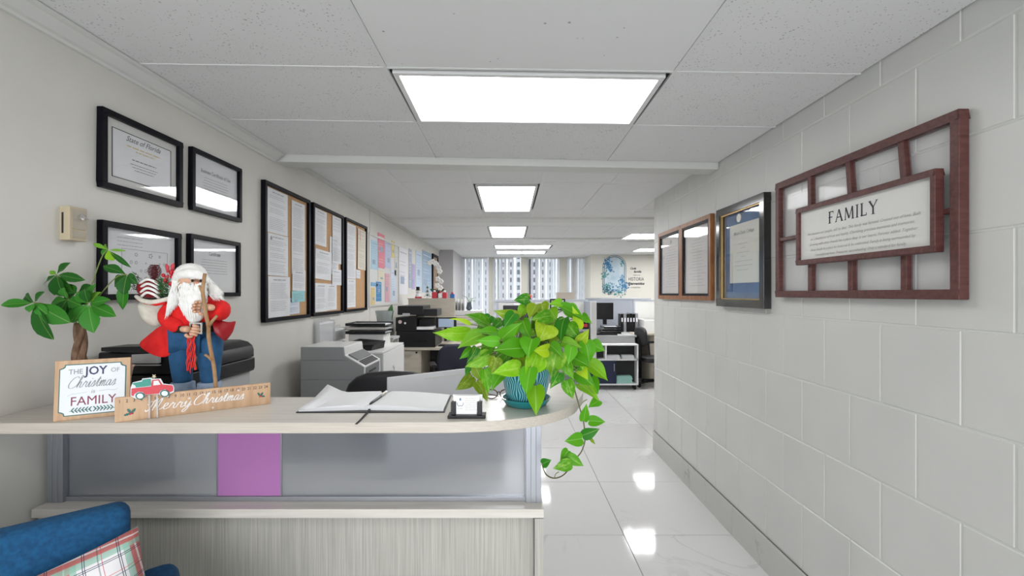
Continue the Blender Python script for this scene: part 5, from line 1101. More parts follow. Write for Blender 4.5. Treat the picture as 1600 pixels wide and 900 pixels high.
for x in (XL+.04, vc.x+.10):
    for y in (4.52, 4.74): box_obj('leg', m_gplast, (x-.012, x+.012, y-.012, y+.012, 0, 1.08), pdt)
# office chair with rounded black back
def office_chair(label, c, rz, seat_z, back_w, back_z0, back_z1, m, rounded=True, group=None, gm=None):
    o = thing('office_chair', label, 'chair', (c[0], c[1], 0), rz, group)
    def L(mb, name, mm, **k): return mb.build(name, mm, o, world=False, **k)
    mb = MB(); pts = []; H_ = back_z1-back_z0; n = 20
    for i in range(n):
        t = 2*math.pi*i/n; x = math.copysign(abs(math.cos(t))**.65, math.cos(t))*back_w/2; z = math.copysign(abs(math.sin(t))**.65, math.sin(t))*H_/2+(back_z0+back_z1)/2; pts.append((x, z))
    mb.hexa([Vector((x, .22+.05*(z-back_z0), z)) for x, z in pts], [Vector((x, .29+.05*(z-back_z0), z)) for x, z in pts]); L(mb, 'backrest', m, bevel=.025, smooth=True, seg=3)
    mb = MB(); mb.hexa([Vector((x*.95, z*.95, seat_z-.08)) for x, z in [(q[0], (q[1]-(back_z0+back_z1)/2)/H_*.48) for q in pts]], [Vector((x, z, seat_z)) for x, z in [(q[0], (q[1]-(back_z0+back_z1)/2)/H_*.48) for q in pts]]); L(mb, 'seat', m, bevel=.02, smooth=True)
    mb = MB(); mb.tube([(0, .1, seat_z-.06), (0, .27, seat_z-.04), (0, .31, back_z0+.12)], .02, 8); L(mb, 'back_support', m_dplast)
    mb = MB(); mb.tube([(0, 0, .10), (0, 0, seat_z-.07)], .028, 10); L(mb, 'column', gm or m_dplast)
    for s in (-1, 1):
        mb = MB(); x = s*(back_w/2+.02); mb.tube([(x*.6, 0, seat_z-.05), (x, 0, seat_z-.02), (x, .02, seat_z+.20)], .014, 7); a_ = L(mb, 'arm_support', gm or m_dplast); mb = MB(); mb.box(x-.03, x+.03, -.14, .12, seat_z+.20, seat_z+.235); L(mb, 'armrest', m_dplast, bevel=.01)
    for k in range(5):
        t = k*1.2566+.3; e = (.29*math.cos(t), .29*math.sin(t)); mb = MB(); mb.tube([(0, 0, .11), (e[0], e[1], .075)], [.025, .015], 7); lg = L(mb, 'leg', m_dplast); mb = MB(); mb.cyl((e[0], e[1], .032), (-math.sin(t), math.cos(t), 0), .032, .025, 12); mb.build('caster', m_black, lg, world=False)
    return o
office_chair('black leather office chair with rounded back, just behind the guest book', (-.62, 2.62), math.pi, .62, .50, .70, 1.142, mat('black_leather', (.018, .018, .020), .3), gm=m_steel)
# back desk with printers, hutch
m_lamB = noisy('beige_laminate', (.50, .455, .375), (.56, .51, .43), 5, .5, sc=(1, 1, 6)); ZD = .895
bd_ = thing('office_desk', 'beige laminate desk with drawer pedestal under the black multifunction printer', 'desk', (-.85, 5.75, 0))
box_obj('desktop', m_lamB, (-1.50, -.15, 5.38, 6.1, ZD-.03, ZD), bd_, bevel=.002)
box_obj('pedestal', m_lamB, (-1.49, -1.07, 5.42, 6.05, 0, ZD-.03), bd_); 
for z0, z1 in ((.02, .30), (.31, .58), (.59, .855)):
    dw = box_obj('drawer', m_lamB, (-1.48, -1.08, 5.40, 5.42, z0, z1), bd_, bevel=.002); mb = MB(); mb.tube([(-1.30, 5.395, z1-.05), (-1.30, 5.385, z1-.05), (-1.18, 5.385, z1-.05), (-1.18, 5.395, z1-.05)], .005, 6); mb.build('handle', m_steel, dw)
mb = MB(); mb.cyl((-1.12, 5.397, .835), (0, 1, 0), .012, .01, 10); mb.build('lock', m_black, bd_)
box_obj('pedestal', m_lamB, (-.42, -.16, 5.42, 6.05, 0, ZD-.03), bd_); box_obj('kneehole_shade', m_blackm, (-1.07, -.42, 6.03, 6.05, 0, ZD-.03), bd_)  # black sheet stands in for the shade inside the desk opening
ht = thing('hutch', 'beige desk hutch whose top carries small Christmas ornaments', 'hutch', (-1.1, 6.3, 0))
box_obj('screen', m_lamB, (-1.40, -.755, 6.20, 6.24, 0, 1.466), ht, bevel=.002); box_obj('shelf', m_lamB, (-1.38, -.50, 6.12, 6.20, 1.20, 1.23), ht); box_obj('side', m_lamB, (-.785, -.755, 6.13, 6.20, .9, 1.20), ht); box_obj('top', m_lamB, (-1.41, -.75, 6.19, 6.42, 1.466, 1.480), ht)
mp = thing('printer', 'black multifunction printer on the beige desk, scanner arm on top', 'printer', (-1.1, 5.6, ZD))
def pxbox(name, px0, px1, py0, py1, y0, y1, m, par, **k):
    a = P(px0, py1, y0); b = P(px1, py0, y0); return box_obj(name, m, (a.x, b.x, y0, y1, a.z, b.z), par, **k)
Y = 5.42
box_obj('body', m_dplast, (P(619, 0, Y).x, P(680, 0, Y).x, Y, 5.95, ZD, P(0, 518, Y).z), mp, bevel=.006)
pxbox('left_tower', 618, 650, 496, 518, Y, 5.95, m_dplast, mp, bevel=.005); pxbox('rear_tower', 650, 680, 496, 518, 5.75, 5.95, m_dplast, mp)
pxbox('paper_output', 651, 677, 511, 515, Y+.02, 5.7, m_wpaint, mp); pxbox('tray_lid', 655, 678, 500, 508, Y+.1, 5.7, m_dplast, mp)
pxbox('scanner', 621, 661, 478, 492, Y-.02, 5.9, m_dplast, mp, bevel=.006); pxbox('feeder', 650, 683, 483, 494, Y+.02, 5.8, m_dplast, mp, bevel=.006)
pxbox('display', 629, 640, 489.5, 493.5, Y-.035, Y-.02, m_gplast, mp); pxbox('drawer_slot', 648, 668, 531, 534, Y-.004, Y, m_black, mp)
mb = MB(); mb.cyl(P(625, 503, Y-.002), (0, 1, 0), .022, .004, 14); mb.build('sticker', mat('pink_sticker', (.70, .55, .55), .6), mp); mb = MB(); mb.cyl(P(633, 505, Y-.002), (0, 1, 0), .013, .004, 12); mb.build('sticker', m_wpaint, mp)
mo = thing('monitor', 'small computer screen beside the black printer, partly behind leaves', 'monitor', (-.72, 5.7, ZD)); pxbox('screen_frame', 681, 713, 496, 512, 5.6, 5.63, m_black, mo, bevel=.003); pxbox('screen', 685, 709, 498, 511, 5.595, 5.6, mat('screen_blue_grey', (.20, .25, .33), .3, emit=.25, ecol=(.5, .62, .8)), mo)
pxbox('stand', 694, 698, 512, 533, 5.61, 5.63, m_black, mo); box_obj('foot', m_black, (-.88, -.68, 5.52, 5.68, ZD, ZD+.012), mo)
office_chair('dark mesh office chair standing at the beige desk', (-.62, 4.95), math.pi+.25, .55, .40, .64, 1.02, mat('dark_mesh_fabric', (.012, .013, .03), .7))
# small ornaments on the hutch
ZH = 1.480; Yh = 6.28
def hx(px): return (px-VX)*Yh/F
sn = thing('snowman_figure', 'small snowman figure with black top hat on the hutch', 'ornament', (hx(653), Yh, ZH))
for r, z in ((.036, .034), (.028, .09)): mb = MB(); mb.ball((hx(653), Yh, ZH+z), r, 12); mb.build('snowball', m_wpaint, sn, smooth=True)
mb = MB(); mb.lathe([(.036, .11), (.036, .115), (.024, .117), (.024, .16), (.001, .16)], (hx(653), Yh, ZH), 14); mb.build('hat', m_black, sn)
box_obj('red_base', m_redp, (hx(649), hx(659), Yh-.03, Yh+.03, ZH, ZH+.022), sn, bevel=.004)
wt = thing('tree_ornament', 'white cut-out tree ornament beside the snowman on the hutch', 'ornament', (hx(667.5), Yh, ZH))
for k in range(3): mb = MB(); w_ = .055-.014*k; z = ZH+.02+.055*k; mb.hexa([Vector((hx(667.5)-w_, Yh+.02, z)), Vector((hx(667.5)+w_, Yh+.02, z)), Vector((hx(667.5), Yh+.02, z+.075))], [Vector((hx(667.5)-w_, Yh+.03, z)), Vector((hx(667.5)+w_, Yh+.03, z)), Vector((hx(667.5), Yh+.03, z+.075))]); mb.build('tier', m_wpaint, wt); mb = MB(); mb.ball((hx(667.5), Yh+.018, z+.025), .014, 8); mb.build('bauble', m_dgreen, wt)
mb = MB(); mb.tube([(hx(667.5), Yh+.025, ZH), (hx(667.5), Yh+.025, ZH+.03)], .008, 6); mb.build('stem', m_wpaint, wt)
for i, (px, c, lab, w_, h_) in enumerate(((679, m_redp, 'red gift box ornament nearest the tree on the hutch', .035, .085), (688, m_wpaint, 'white and red figure between the gift boxes on the hutch', .028, .07), (695, m_redp, 'red gift box ornament right of the orchid on the hutch', .03, .08), (707, mat('blue_ornament', (.02, .12, .40), .4), 'dark blue ornament at the right end of the hutch', .03, .06))):
    o = thing('ornament', lab, 'ornament', (hx(px), Yh, ZH)); box_obj('block', c, (hx(px)-w_, hx(px)+w_, Yh-.03, Yh+.03, ZH, ZH+h_), o, bevel=.008); mb = MB(); mb.ball((hx(px), Yh-.01, ZH+h_+.012), .018, 8); mb.build('bow', m_wpaint if c is m_redp else m_redp, o, smooth=True)
orc = thing('orchid', 'white orchid in a black pot behind the hutch ornaments', 'plant', (hx(682), Yh+.08, ZH)); b0 = Vector((hx(682), Yh+.08, ZH))
mb = MB(); mb.lathe([(.03, 0), (.045, .08), (.001, .08)], b0, 12); mb.build('pot', m_black, orc, smooth=True, auto=30)
def hp(px, py): return P(px, py, Yh+.06)
mb = MB(); mb.tube(catmull([b0+Vector((0, 0, .08)), hp(684, 440), hp(684, 420), hp(676, 411), hp(670, 413)], 4), .004, 5); mb.build('stem', m_stem, orc, smooth=True)
for px, py in ((671, 411), (676, 409), (681, 412), (685, 418), (687, 424), (684, 436), (689, 440), (683, 446), (688, 450)):
    c = hp(px, py); mb = MB()
    for k in range(5): t = k*1.257; mb.ball(c+Vector((.022*math.cos(t), -.004, .022*math.sin(t))), .020, 7, (1, .3, 1))
    mb.build('blossom', m_fur, orc, smooth=True)
for s in (-1, 1): leaf(orc, b0+Vector((0, 0, .08)), b0+Vector((s*.10, -.02, .13)), .045, m_pach, (.02, .06, .03), prof=LW)
# wispy plant in dark vase
wp_ = thing('potted_plant', 'wispy green twigs in a dark vase before the window blinds', 'plant', (P(733, 0, 7).x, 7.0, 1.25)); bp = Vector((P(733, 0, 7).x, 7.0, 1.28))
mb = MB(); mb.lathe([(.02, 0), (.05, .03), (.03, .12), (.035, .13)], bp, 12); mb.build('vase', mat('slate_vase', (.05, .07, .09), .3), wp_, smooth=True, auto=40)
for k in range(9):
    q = P(733+rnd.uniform(-14, 12), 462+rnd.uniform(-3, 12), 7.0); mb = MB(); mb.tube(catmull([bp+Vector((0, 0, .12)), (bp+q)/2+Vector((rnd.uniform(-.03, .03), 0, .08)), q], 4), .004, 5); mb.build('twig', mat('pale_twig', (.30, .38, .25), .6), wp_)
wr_ = thing('side_cabinet', 'white slatted side cabinet between the hutch and the window plant', 'cabinet', (-.70, 7.0, 0)); box_obj('body', m_wplast, (-.86, -.42, 6.9, 7.3, 0, 1.28), wr_, bevel=.003)
for k in range(4): box_obj('louvre', m_gplast, (-.84, -.44, 6.895, 6.90, 1.0+.065*k, 1.02+.065*k), wr_)
wr2 = thing('organizer', 'white desk organizer standing on the side cabinet', 'organizer', (-.77, 7.0, 1.28))
for x in (-.85, -.80, -.75, -.70): box_obj('divider', m_wplast, (x-.004, x+.004, 6.93, 7.1, 1.28, 1.46), wr2)
box_obj('back', m_wplast, (-.854, -.696, 7.1, 7.108, 1.28, 1.46), wr2)
# ---- posters and papers on the left wall
def pcol(n, c): return mat('poster_'+n, c, .6)
POST = [(580, 591, 374, 420, 'pale_blue', (.40, .58, .70), 'pale blue brochure at upper left of the wall collage'), (590.5, 601, 363, 418, 'pink', (.72, .22, .28), 'long pinkish red sheet, tallest in the wall collage'), (602, 611, 375, 418, 'lilac', (.48, .52, .68), 'lilac sheet right of the long pink sheet'),
 (612, 616, 375, 402, 'yellow', (.72, .62, .22), 'yellow strip high in the wall collage'), (616.5, 622, 378, 430, 'ink_drawing', (.60, .60, .58), 'paper with dark curved drawing beside the yellow strip'), (623, 637, 385, 460, 'white_sheet', (.72, .72, .76), 'large white sheet with a small photo on it'),
 (580, 590, 441, 447, 'blue_band', (.10, .35, .60), 'small blue card under the pale blue brochure'), (591, 601, 421, 439, 'cream', (.70, .66, .50), 'cream and blue card under the long pink sheet'), (580, 586, 449, 478, 'ochre', (.68, .52, .22), 'ochre brochure at the bottom left of the collage'),
 (588, 596, 440, 471, 'deep_blue', (.04, .24, .50), 'deep blue booklet low in the wall collage'), (601.5, 609, 427, 472, 'rose', (.66, .38, .44), 'rose coloured sheet low in the wall collage'), (611, 619, 421, 472, 'ice_blue', (.60, .68, .78), 'ice blue sheet right of the rose sheet'),
 (639, 643.5, 388, 450, 'grey_blue', (.34, .40, .50), 'grey blue poster first in the far group'), (644, 648.5, 412, 452, 'violet', (.42, .34, .58), 'violet poster in the far group'), (650, 658.5, 391, 450, 'sky', (.50, .62, .76), 'sky blue poster in the middle of the far group'), (660, 674, 390, 457, 'steel_blue', (.30, .42, .56), 'steel blue poster last before the dark frame')]
rg = random.Random(11)
for x0, x1, y0, y1, cn, c, lab in POST:
    X = XL+.004; a = X*F/(x0-VX); b = X*F/(x1-VX); zt = P(x0, y0, a).z; zb = P(x0, y1, a).z
    fr = Fr((XL+.001, a, zb), (0, 1, 0), (0, 0, 1)); w, h = b-a, zt-zb; o = thing('poster', lab, 'poster', fr(w/2, 0, 0), group='papers pinned along the left wall')
    mb = MB(); fbox(mb, fr, 0, w, 0, h, 0, .003); s = mb.build('sheet', pcol(cn, c), o)
    mb = MB(); words(mb, fr, w*.12, w*.88, h*.90, h*.035, rg, .0034)
    for i in range(9): 
        if rg.random() < .7: words(mb, fr, w*.12, w*rg.uniform(.6, .9), h*(.78-.075*i), h*.016, rg, .0034)
    mb.build('print', m_wpaint if sum(c) < 1.3 else m_ink, s)
    mb = MB(); u = rg.uniform(.1, .4); v = rg.uniform(.1, .5); fbox(mb, fr, w*u, w*(u+.4), h*v, h*(v+.16), .003, .0038); mb.build('picture_block', mat('print_block_%d' % (len(POST)*7 % 5), (.28, .36, .48), .6), s)
X = XL+.02; a = X*F/(676-VX); b = X*F/(684.5-VX); fr, w, h = LF(a, b, P(0, 456, a).z, P(0, 396, a).z); o = thing('picture_frame', 'dark framed bronze picture last on the left wall', 'picture', fr(w/2, 0, 0)); frame_parts(o, fr, w, h, .05, .03, m_fblack); mb = MB(); fbox(mb, fr, .04, w-.04, .04, h-.04, .002, .01); mb.build('picture', noisy('bronze_picture', (.22, .14, .09), (.38, .28, .20), 6, .6), o)
a = -1.513*F/(576.5-VX); b = -1.513*F/(622-VX); bo = thing('whiteboard', 'white backing board with thin frame behind the first group of papers', 'board', (XL, (a+b)/2, 1.42))
box_obj('panel', mat('board_white', (.62, .63, .63), .5), (XL+.0002, XL+.0009, a, b, 1.42, 2.18), bo)
for q in ((a-.02, a, 1.40, 2.20), (b, b+.02, 1.40, 2.20), (a, b, 1.40, 1.42), (a, b, 2.18, 2.20)): box_obj('rail', m_trimw, (XL+.0002, XL+.012, *q), bo)
# ================================================================ FAR END OF THE OFFICE
m_part = mat('partition_fabric_blue_grey', (.32, .345, .39), .8); m_partL = mat('partition_frame_grey', (.40, .42, .47), .4); m_partW = mat('partition_white', (.62, .62, .60), .6)
def partition(label, x0, x1, y, z1, m, fw=.04, y2=None):
    o = thing('partition', label, 'partition', ((x0+x1)/2, y, 0)); box_obj('panel', m, (x0+fw, x1-fw, y+.01, y+.04, .08, z1-fw), o)
    box_obj('top_rail', m_partL, (x0, x1, y, y+.05, z1-fw, z1), o, bevel=.003); box_obj('base_rail', m_partL, (x0, x1, y, y+.05, 0, .08), o)
    for x in (x0, x1-fw): box_obj('post', m_partL, (x, x+fw, y, y+.05, .08, z1-fw), o)
    return o
ZP = 1.44
partition('grey framed low partition with glass-like white panel left of the plant top', (775-VX)*8/F, .40, 8.0, ZP, m_partW, .05)
partition('partition run behind the plant, between the windows and cubicle', .42, 1.40, 8.0, ZP, m_partW, .04)
partition('blue grey partition with the black monitor before it', 1.46, 2.72, 8.6, ZP+.02, m_part, .03)
partition('white partition with grey rim at the right, beside the block wall corner', 2.30, 3.6, 8.30, ZP-.01, m_partW, .03)
sd = thing('partition', 'bright end post of the cubicle partition beside the monitor', 'partition', (1.36, 7.3, 0)); box_obj('post', m_partW, (1.31, 1.40, 7.2, 7.26, 0, ZP-.02), sd, bevel=.004); box_obj('panel', m_part, (1.33, 1.36, 7.26, 7.99, .05, ZP-.03), sd)  # light falling on the end post is put into its white colour
# things along the first partition (seen over and between the leaves)
pf_ = thing('printer', 'black printer with paper in its tray seen just above the pothos', 'printer', (P(806, 0, 7.4).x, 7.5, .96)); pxbox('body', 786, 826, 477, 513.8, 7.4, 7.8, m_dplast, pf_, bevel=.01); pxbox('paper', 803, 822, 474, 478, 7.5, 7.6, m_wpaint, pf_)
td = thing('office_desk', 'grey desk behind the pothos carrying the far black printer', 'desk', (.3, 7.6, 0)); box_obj('desktop', m_gplast, (-.25, 1.28, 7.3, 7.95, .93, .96), td)
for x in (-.24, 1.21):
    box_obj('side', m_gplast, (x, x+.03, 7.32, 7.94, 0, .93), td)
pk = thing('picture_frame', 'black framed white picture leaning on the partition above the pothos', 'picture', (P(873, 0, 7.9).x, 7.95, 1.2)); a = P(860, 485, 7.9); b = P(884, 467, 7.9); fr = Fr((a.x, 8.009, a.z), (1, 0, 0), (0, 0, 1)); frame_parts(pk, fr, b.x-a.x, b.z-a.z, .02, .03, m_fblack); mb = MB(); fbox(mb, fr, .01, b.x-a.x-.01, .01, b.z-a.z-.01, .002, .01); mb.build('sheet', m_paper, pk)
bxx = thing('cardboard_box', 'beige box standing on top of the partition by the window', 'box', (P(884, 0, 8.1).x, 8.3, ZP)); bx2 = thing('shelf_unit', 'tall grey shelf behind the partition under the beige box', 'shelf', (P(884, 0, 8.1).x, 8.3, 0)); xa, xb = P(871, 0, 8.2).x, P(898, 0, 8.2).x
box_obj('box', mat('taupe_card', (.36, .32, .27), .8), (xa, xb, 8.2, 8.45, ZP, ZP+.12), bxx); box_obj('lid', mat('taupe_card', (.36, .32, .27), .8), (xa-.005, xb+.005, 8.195, 8.455, ZP+.09, ZP+.125), bxx); box_obj('case', m_gplast, (xa, xb, 8.2, 8.45, 0, ZP-.002), bx2); box_obj('top', m_gplast, (xa-.01, xb+.01, 8.19, 8.46, ZP-.02, ZP), bx2)
rd = thing('ornament', 'tiny red bird ornament on the partition above the pothos top leaf', 'ornament', (P(829, 0, 8.02).x, 8.02, ZP)); mb = MB(); mb.ball(P(829, 463, 8.02), .03, 8, (.7, .7, 1.1)); mb.build('body', m_redp, rd, smooth=True); mb = MB(); mb.lathe([(.02, 0), (.004, .02), (.004, .04)], (P(829, 0, 8.02).x, 8.02, ZP), 8); mb.build('stand', m_black, rd)
ba = thing('binder', 'black and red box file on the desk right of the pothos', 'box file', (P(914, 0, 7.2).x, 7.4, .96)); pxbox('spine', 909, 920, 502, 514, 7.35, 7.5, m_black, ba); pxbox('label', 911, 918, 506, 511, 7.345, 7.35, m_redp, ba)
# right cubicle desk
rdk = thing('office_desk', 'pale grey cubicle desk below the black monitor', 'desk', (1.9, 7.9, 0)); ZQ = .86
box_obj('desktop', m_gplast, (1.42, 2.09, 7.35, 8.45, ZQ-.03, ZQ), rdk, bevel=.003); box_obj('front', m_gplast, (1.42, 2.06, 7.36, 7.38, .62, ZQ-.03), rdk); box_obj('side', m_gplast, (1.42, 1.45, 7.38, 8.4, 0, ZQ-.03), rdk); box_obj('side', m_gplast, (2.03, 2.06, 7.38, 8.4, 0, ZQ-.03), rdk)
mo = thing('monitor', 'black computer monitor in the right cubicle', 'monitor', (P(945, 0, 8.2).x, 8.2, ZQ)); pxbox('screen', 932.5, 958.5, 473, 499, 8.2, 8.23, m_black, mo, bevel=.004); pxbox('stand', 942, 948, 499, 507, 8.24, 8.26, m_black, mo); box_obj('foot', m_black, (1.62, 1.88, 8.15, 8.30, ZQ, ZQ+.015), mo)
for k, lab in enumerate(('black letter tray lowest of the stack below the monitor', 'black letter tray middle of the stack below the monitor', 'black letter tray top of the stack below the monitor')):
    z = ZQ+.045*k; o = thing('letter_tray', lab, 'tray', (1.72, 7.8, z), group='black letter trays below the monitor'); x0, x1, y0, y1 = 1.55+.03*k, 1.90, 7.62, 7.95; mb = MB()
    for q in ((x0, x1, y0, y0+.008, z, z+.03), (x0, x0+.008, y0, y1, z, z+.035), (x1-.008, x1, y0, y1, z, z+.035), (x0, x1, y0, y1, z, z+.005)): mb.box(*q)
    mb.build('tray', m_black, o); pp = MB(); pp.box(x0+.02, x1-.02, y0+.01, y1, z+.006, z+.016); pp.build('papers', m_paper, o)
kb = thing('keyboard', 'black keyboard on the front of the cubicle desk', 'keyboard', (1.60, 7.45, ZQ)); box_obj('base', m_black, (1.44, 1.78, 7.38, 7.50, ZQ, ZQ+.02), kb); mb = MB()
for i in range(12):
    for j in range(4): mb.box(1.45+.027*i, 1.472+.027*i, 7.388+.027*j, 7.41+.027*j, ZQ+.02, ZQ+.025)
mb.build('keys', m_dplast, kb)['kind'] = 'stuff'
for i in range(6):
    px = 970+i*4.6; x = P(px, 0, 8.0).x; c = (m_black, m_dplast, mat('grey_binder', (.22, .23, .25), .5))[(0, 2, 0, 1, 0, 2)[i]]
    lab = 'leftmost dark binder in the black file row' if i == 0 else 'dark binder %s in the cubicle file row' % ('second from left', 'third from left', 'third from right', 'second from right', 'at the right end')[i-1]
    o = thing('binder', lab, 'binder', (x+.024, 8.05, ZQ), group='dark binders in the right cubicle'); box_obj('cover', c, (x+.001, x+.047, 8.0, 8.2, ZQ+.001, ZQ+.32+.01*(i % 2)), o, bevel=.003); box_obj('spine_label', m_paper, (x+.012, x+.036, 7.998, 8.0, ZQ+.18, ZQ+.25), o)
de = thing('office_desk', 'beige side desk with dark kneehole at the right, by the block wall', 'desk', (2.6, 8.0, 0)); box_obj('desktop', m_lamB, (2.12, 3.3, 7.7, 8.28, ZQ-.03, ZQ), de); box_obj('pedestal', m_lamB, (2.42, 2.72, 7.75, 8.25, 0, ZQ-.03), de); box_obj('kneehole_shade', m_blackm, (2.13, 2.42, 8.2, 8.22, 0, ZQ-.03), de); box_obj('drawer', m_lamB, (2.43, 2.71, 7.735, 7.75, .45, .80), de); box_obj('drawer', m_lamB, (2.43, 2.71, 7.735, 7.75, .05, .43), de)  # kneehole darkness painted by a black sheet across its back
wpx = thing('printer', 'white printer on the side desk next to the block wall corner', 'printer', (2.55, 7.95, ZQ)); box_obj('body', m_wplast, (2.33, 2.78, 7.78, 8.2, ZQ, ZQ+.23), wpx, bevel=.012); box_obj('output_slot', m_black, (2.38, 2.68, 7.83, 8.0, ZQ+.228, ZQ+.234), wpx)
office_chair('black office chair at the cubicle desk behind the white cart', (2.42, 7.42), 1.75, .50, .36, .68, 1.0, m_blackm)
# white rolling cart
Yc = 7.18; x0, x1 = P(918, 0, Yc).x, P(997.5, 0, Yc).x; zt = P(0, 538, Yc).z
ct_ = thing('rolling_cart', 'white rolling cart with a navy door and open shelves', 'cart', ((x0+x1)/2, 7.35, 0)); Y1 = 7.34
box_obj('top', m_wpaint, (x0, x1, Yc, Y1, zt-.022, zt), ct_, bevel=.002); box_obj('shelf', m_wpaint, (x0, x1, Yc, Y1, zt-.26, zt-.238), ct_); box_obj('bottom', m_wpaint, (x0, x1, Yc, Y1, .075, .10), ct_)
for x in (x0, x1-.022): box_obj('side', m_wpaint, (x, x+.022, Yc, Y1, .10, zt-.022), ct_)
xm = P(946, 0, Yc).x; box_obj('divider', m_wpaint, (xm, xm+.02, Yc, Y1, zt-.238, zt-.022), ct_); box_obj('back', m_blackm, (x0+.022, x1-.022, Y1-.008, Y1, .10, zt-.022), ct_)
m_navyd = mat('navy_door', (.006, .012, .05), .35); dr_ = box_obj('door', m_navyd, (x0+.024, P(962.5, 0, Yc).x, Yc-.004, Yc+.012, .102, zt-.262), ct_); xh = P(959.5, 0, Yc).x; box_obj('handle', m_steel, (xh-.004, xh+.004, Yc-.016, Yc-.004, .30, .42), dr_)
for x in (x0+.05, x1-.05):
    for y in (Yc+.035, Y1-.035): mb = MB(); mb.cyl((x, y, .038), (1, 0, 0), .038, .025, 14); mb.build('caster', m_black, ct_, smooth=True, auto=40); 
for i, (px0, px1, z0, lab, m) in enumerate(((964, 989, .10, 'stack of mint green files low in the rolling cart', mat('mint_paper', (.35, .62, .56), .6)), (948, 970, zt-.238, 'white papers on the upper shelf of the rolling cart, left pile', m_paper), (973, 992, zt-.238, 'white papers on the upper shelf of the rolling cart, right pile', m_paper))):
    a, b = P(px0, 0, Yc).x, P(px1, 0, Yc).x; o = thing('paper_stack', lab, 'papers', ((a+b)/2, Yc+.08, z0)); n = 6 if i == 0 else 3; mb = MB()
    for k in range(n): mb.box(a+.004*(k % 2), b-.006*(k % 3), Yc+.02, Y1-.012, z0+.001+k*.02, z0+.018+k*.02)
    q = mb.build('sheets', m, o); q['kind'] = 'stuff'
# ---- mural decal and words on the cream wall
YM = 10.795
def mp_(px, py): return P(px, py, YM)
mu = thing('wall_mural', 'blue arched garden decal on the far cream wall', 'decal', mp_(960, 458)); fr = Fr((0, YM, 0), (1, 0, 0), (0, 0, 1)); c0 = mp_(960, 417); rx = mp_(979, 0).x-c0.x
def arch(r0, r1, zb, n=20):
    o_ = [(c0.x+r1*math.cos(math.pi*i/n), c0.z+r1*math.sin(math.pi*i/n)) for i in range(n+1)]+[(c0.x-r1, zb)]; i_ = [(c0.x+r0*math.cos(math.pi*i/n), c0.z+r0*math.sin(math.pi*i/n)) for i in range(n+1)]+[(c0.x-r0, zb)]
    return [(c0.x+r1, zb)]+o_, [(c0.x+r0, zb)]+i_
zb = mp_(0, 457).z; oo, ii = arch(rx*.80, rx*.86, zb)
mb = MB(); mb.add([fr(a, b, .0015) for a, b in oo]+[fr(a, b, .0015) for a, b in ii], [(i, i+1, len(oo)+i+1, len(oo)+i) for i in range(len(oo)-1)]); mb.build('arch_line', mat('mural_slate', (.12, .20, .28), .7), mu)
mb = MB(); mb.add([fr(a, b, .001) for a, b in ii], [list(range(len(ii)))]); mb.build('arch_sky', noisy('mural_sky', (.38, .52, .62), (.60, .68, .72), 4, .7), mu)
oo, ii = arch(rx*.93, rx*.97, zb); mb = MB(); mb.add([fr(a, b, .0015) for a, b in oo]+[fr(a, b, .0015) for a, b in ii], [(i, i+1, len(oo)+i+1, len(oo)+i) for i in range(len(oo)-1)]); mb.build('arch_line', mat('mural_slate', (.12, .20, .28), .7), mu)
rg = random.Random(21)
for nm, c, spots in (('flower_cluster', (.05, .20, .38), [(948, 412, 60, 8), (952, 420, 30, 7), (975, 447, 50, 7), (972, 438, 30, 6), (960, 452, 30, 10)]), ('leaf_cluster', (.06, .26, .28), [(945, 430, 30, 6), (950, 450, 40, 9), (972, 412, 16, 4), (968, 455, 30, 8)]), ('dark_leaves', (.04, .07, .10), [(948, 452, 30, 6), (955, 456, 12, 5)])):
    mb = MB()
    for cx, cy, n, s in spots:
        for i in range(n):
            p = mp_(cx+rg.gauss(0, s*.45), cy+rg.gauss(0, s*.5)); r = rg.uniform(.012, .035); t = rg.uniform(0, 3.14); mb.add([fr(p.x+r*math.cos(a)*(1 if k % 2 == 0 else .4), p.z+r*math.sin(a)*(1 if k % 2 == 0 else .4), .002+rg.random()*.001) for k, a in enumerate([t+j*math.pi/4 for j in range(8)])], [list(range(8))])
    mb.build(nm, mat('mural_'+nm, c, .7), mu)['kind'] = 'stuff'
wd = thing('wall_lettering', 'black wall decal words reading Cada familia tiene una historia', 'decal', mp_(996, 450))
for t, px, py, s, bo_, sh in (('Cada', 989, 419.5, .075, .002, .3), ('familia', 996, 424.5, .075, .002, .3), ('- tiene una -', 995, 429.8, .045, 0, 0), ('HISTORIA', 994, 436.3, .12, 0, 0), ('Bienvenidos', 994, 443.2, .085, .003, .2), ('- A NUESTRA -', 993, 449.3, .045, 0, 0)):
    p = mp_(px, py); mb = MB(); text(mb, Fr((p.x, YM, p.z), (1, 0, 0), (0, 0, 1)), t, 0, 0, s, .0015, bold=bo_, shear=sh, sx=.72 if t == 'HISTORIA' else .95); mb.build('word', m_ink2, wd)['kind'] = 'stuff'
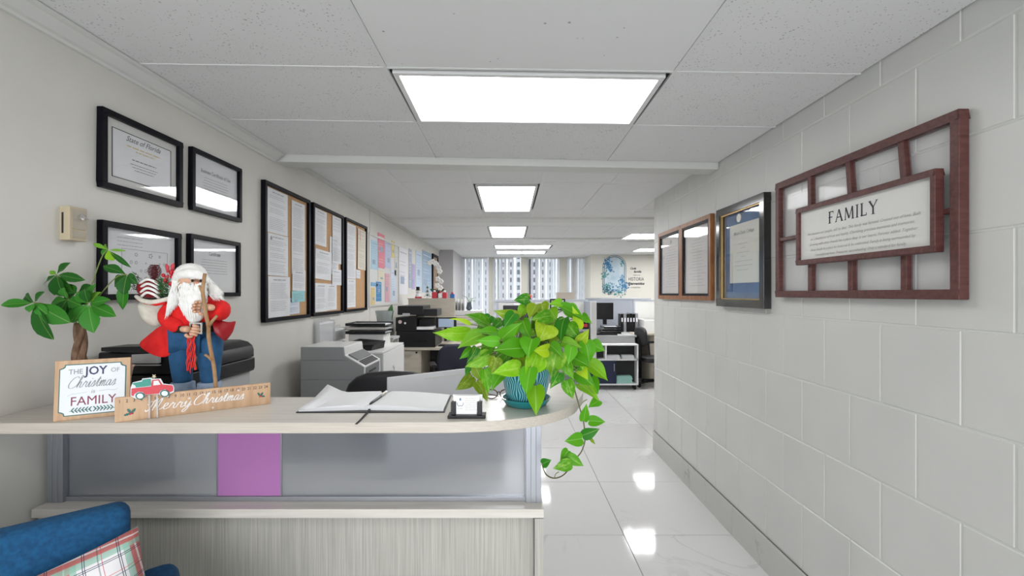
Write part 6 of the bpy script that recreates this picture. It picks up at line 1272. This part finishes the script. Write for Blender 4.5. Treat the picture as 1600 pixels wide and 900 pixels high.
# ---- vertical blinds in the window openings
m_bl = mat('blind_fabric', (.84, .85, .86), .6); nt = m_bl.node_tree; tr = nt.nodes.new('ShaderNodeBsdfTranslucent'); tr.inputs[0].default_value = (.8, .82, .85, 1); mx = nt.nodes.new('ShaderNodeMixShader'); mx.inputs[0].default_value = .6
lk(m_bl, bsdf(m_bl).outputs[0], mx.inputs[1]); lk(m_bl, tr.outputs[0], mx.inputs[2]); lk(m_bl, mx.outputs[0], nt.nodes['Material Output'].inputs[0])
def slat_mesh(w, z0, z1):
    n = 4; vs = []; 
    for i in range(n+1): t = -1+2*i/n; vs += [(t*w/2, .006*(1-t*t), z0), (t*w/2, .006*(1-t*t), z1)]
    me = bpy.data.meshes.new('slat'); me.from_pydata(vs, [], [(2*i, 2*i+2, 2*i+3, 2*i+1) for i in range(n)]); me.materials.append(m_bl)
    for p in me.polygons: p.use_smooth = True
    return me
sm = slat_mesh(.092, .76, ZB-.035)
for n, (xa, xb, ang, lab) in enumerate(((-1.19, -.56, 48, 'white vertical blind in the left window, behind the hutch'), (-.41, .10, 52, 'white vertical blind in the second window above the plant'), (.48, .70, 60, 'narrow white vertical blind between the window posts'), (.72, 1.28, 50, 'white vertical blind in the third window right of the dark post'), (1.52, 1.94, 12, 'closed white vertical blind beside the cream wall'))):
    o = thing('vertical_blind', lab, 'blind', ((xa+xb)/2, 11.62, .76), group='vertical blinds along the far windows'); box_obj('head_rail', m_wplast, (xa, xb, 11.59, 11.65, ZB-.04, ZB-.002), o)
    k = int((xb-xa)/.088)
    for i in range(k+1):
        s = bpy.data.objects.new('slat', sm); COL.objects.link(s); s.parent = o; s.location = (xa+.01+(xb-xa-.02)*i/k-(xa+xb)/2, 0, -.76); s.rotation_euler = (0, 0, R(ang+rnd.uniform(-6, 6)))
# ---- tower across the street
m_tow = mat('white_concrete', (.72, .73, .75), .8); m_pane = mat('dark_window_glass', (.05, .06, .08), .2)
tw = thing('building', 'white office tower with columns of small dark windows outside', 'building', (2, 24, -30))
box_obj('facade', m_tow, (-14, 16, 24.3, 25, -30, 30), tw); mb = MB(); mf = MB()
for i in range(62):
    x = -12+i*.44; mf.box(x-.16, x+.02, 24.0, 24.3, -30, 30)
    for j in range(-8, 16): mb.box(x+.10, x+.24, 24.22, 24.3, j*.42+.06, j*.42+.30)
o_ = mf.build('fin', m_tow, tw); o_['kind'] = 'stuff'; o_ = mb.build('window', m_pane, tw); o_['kind'] = 'stuff'
tag(box_obj('ground', mat('street', (.3, .3, .3), .9), (-40, 40, 12.2, 60, -31, -30), keep=True), kind='structure')
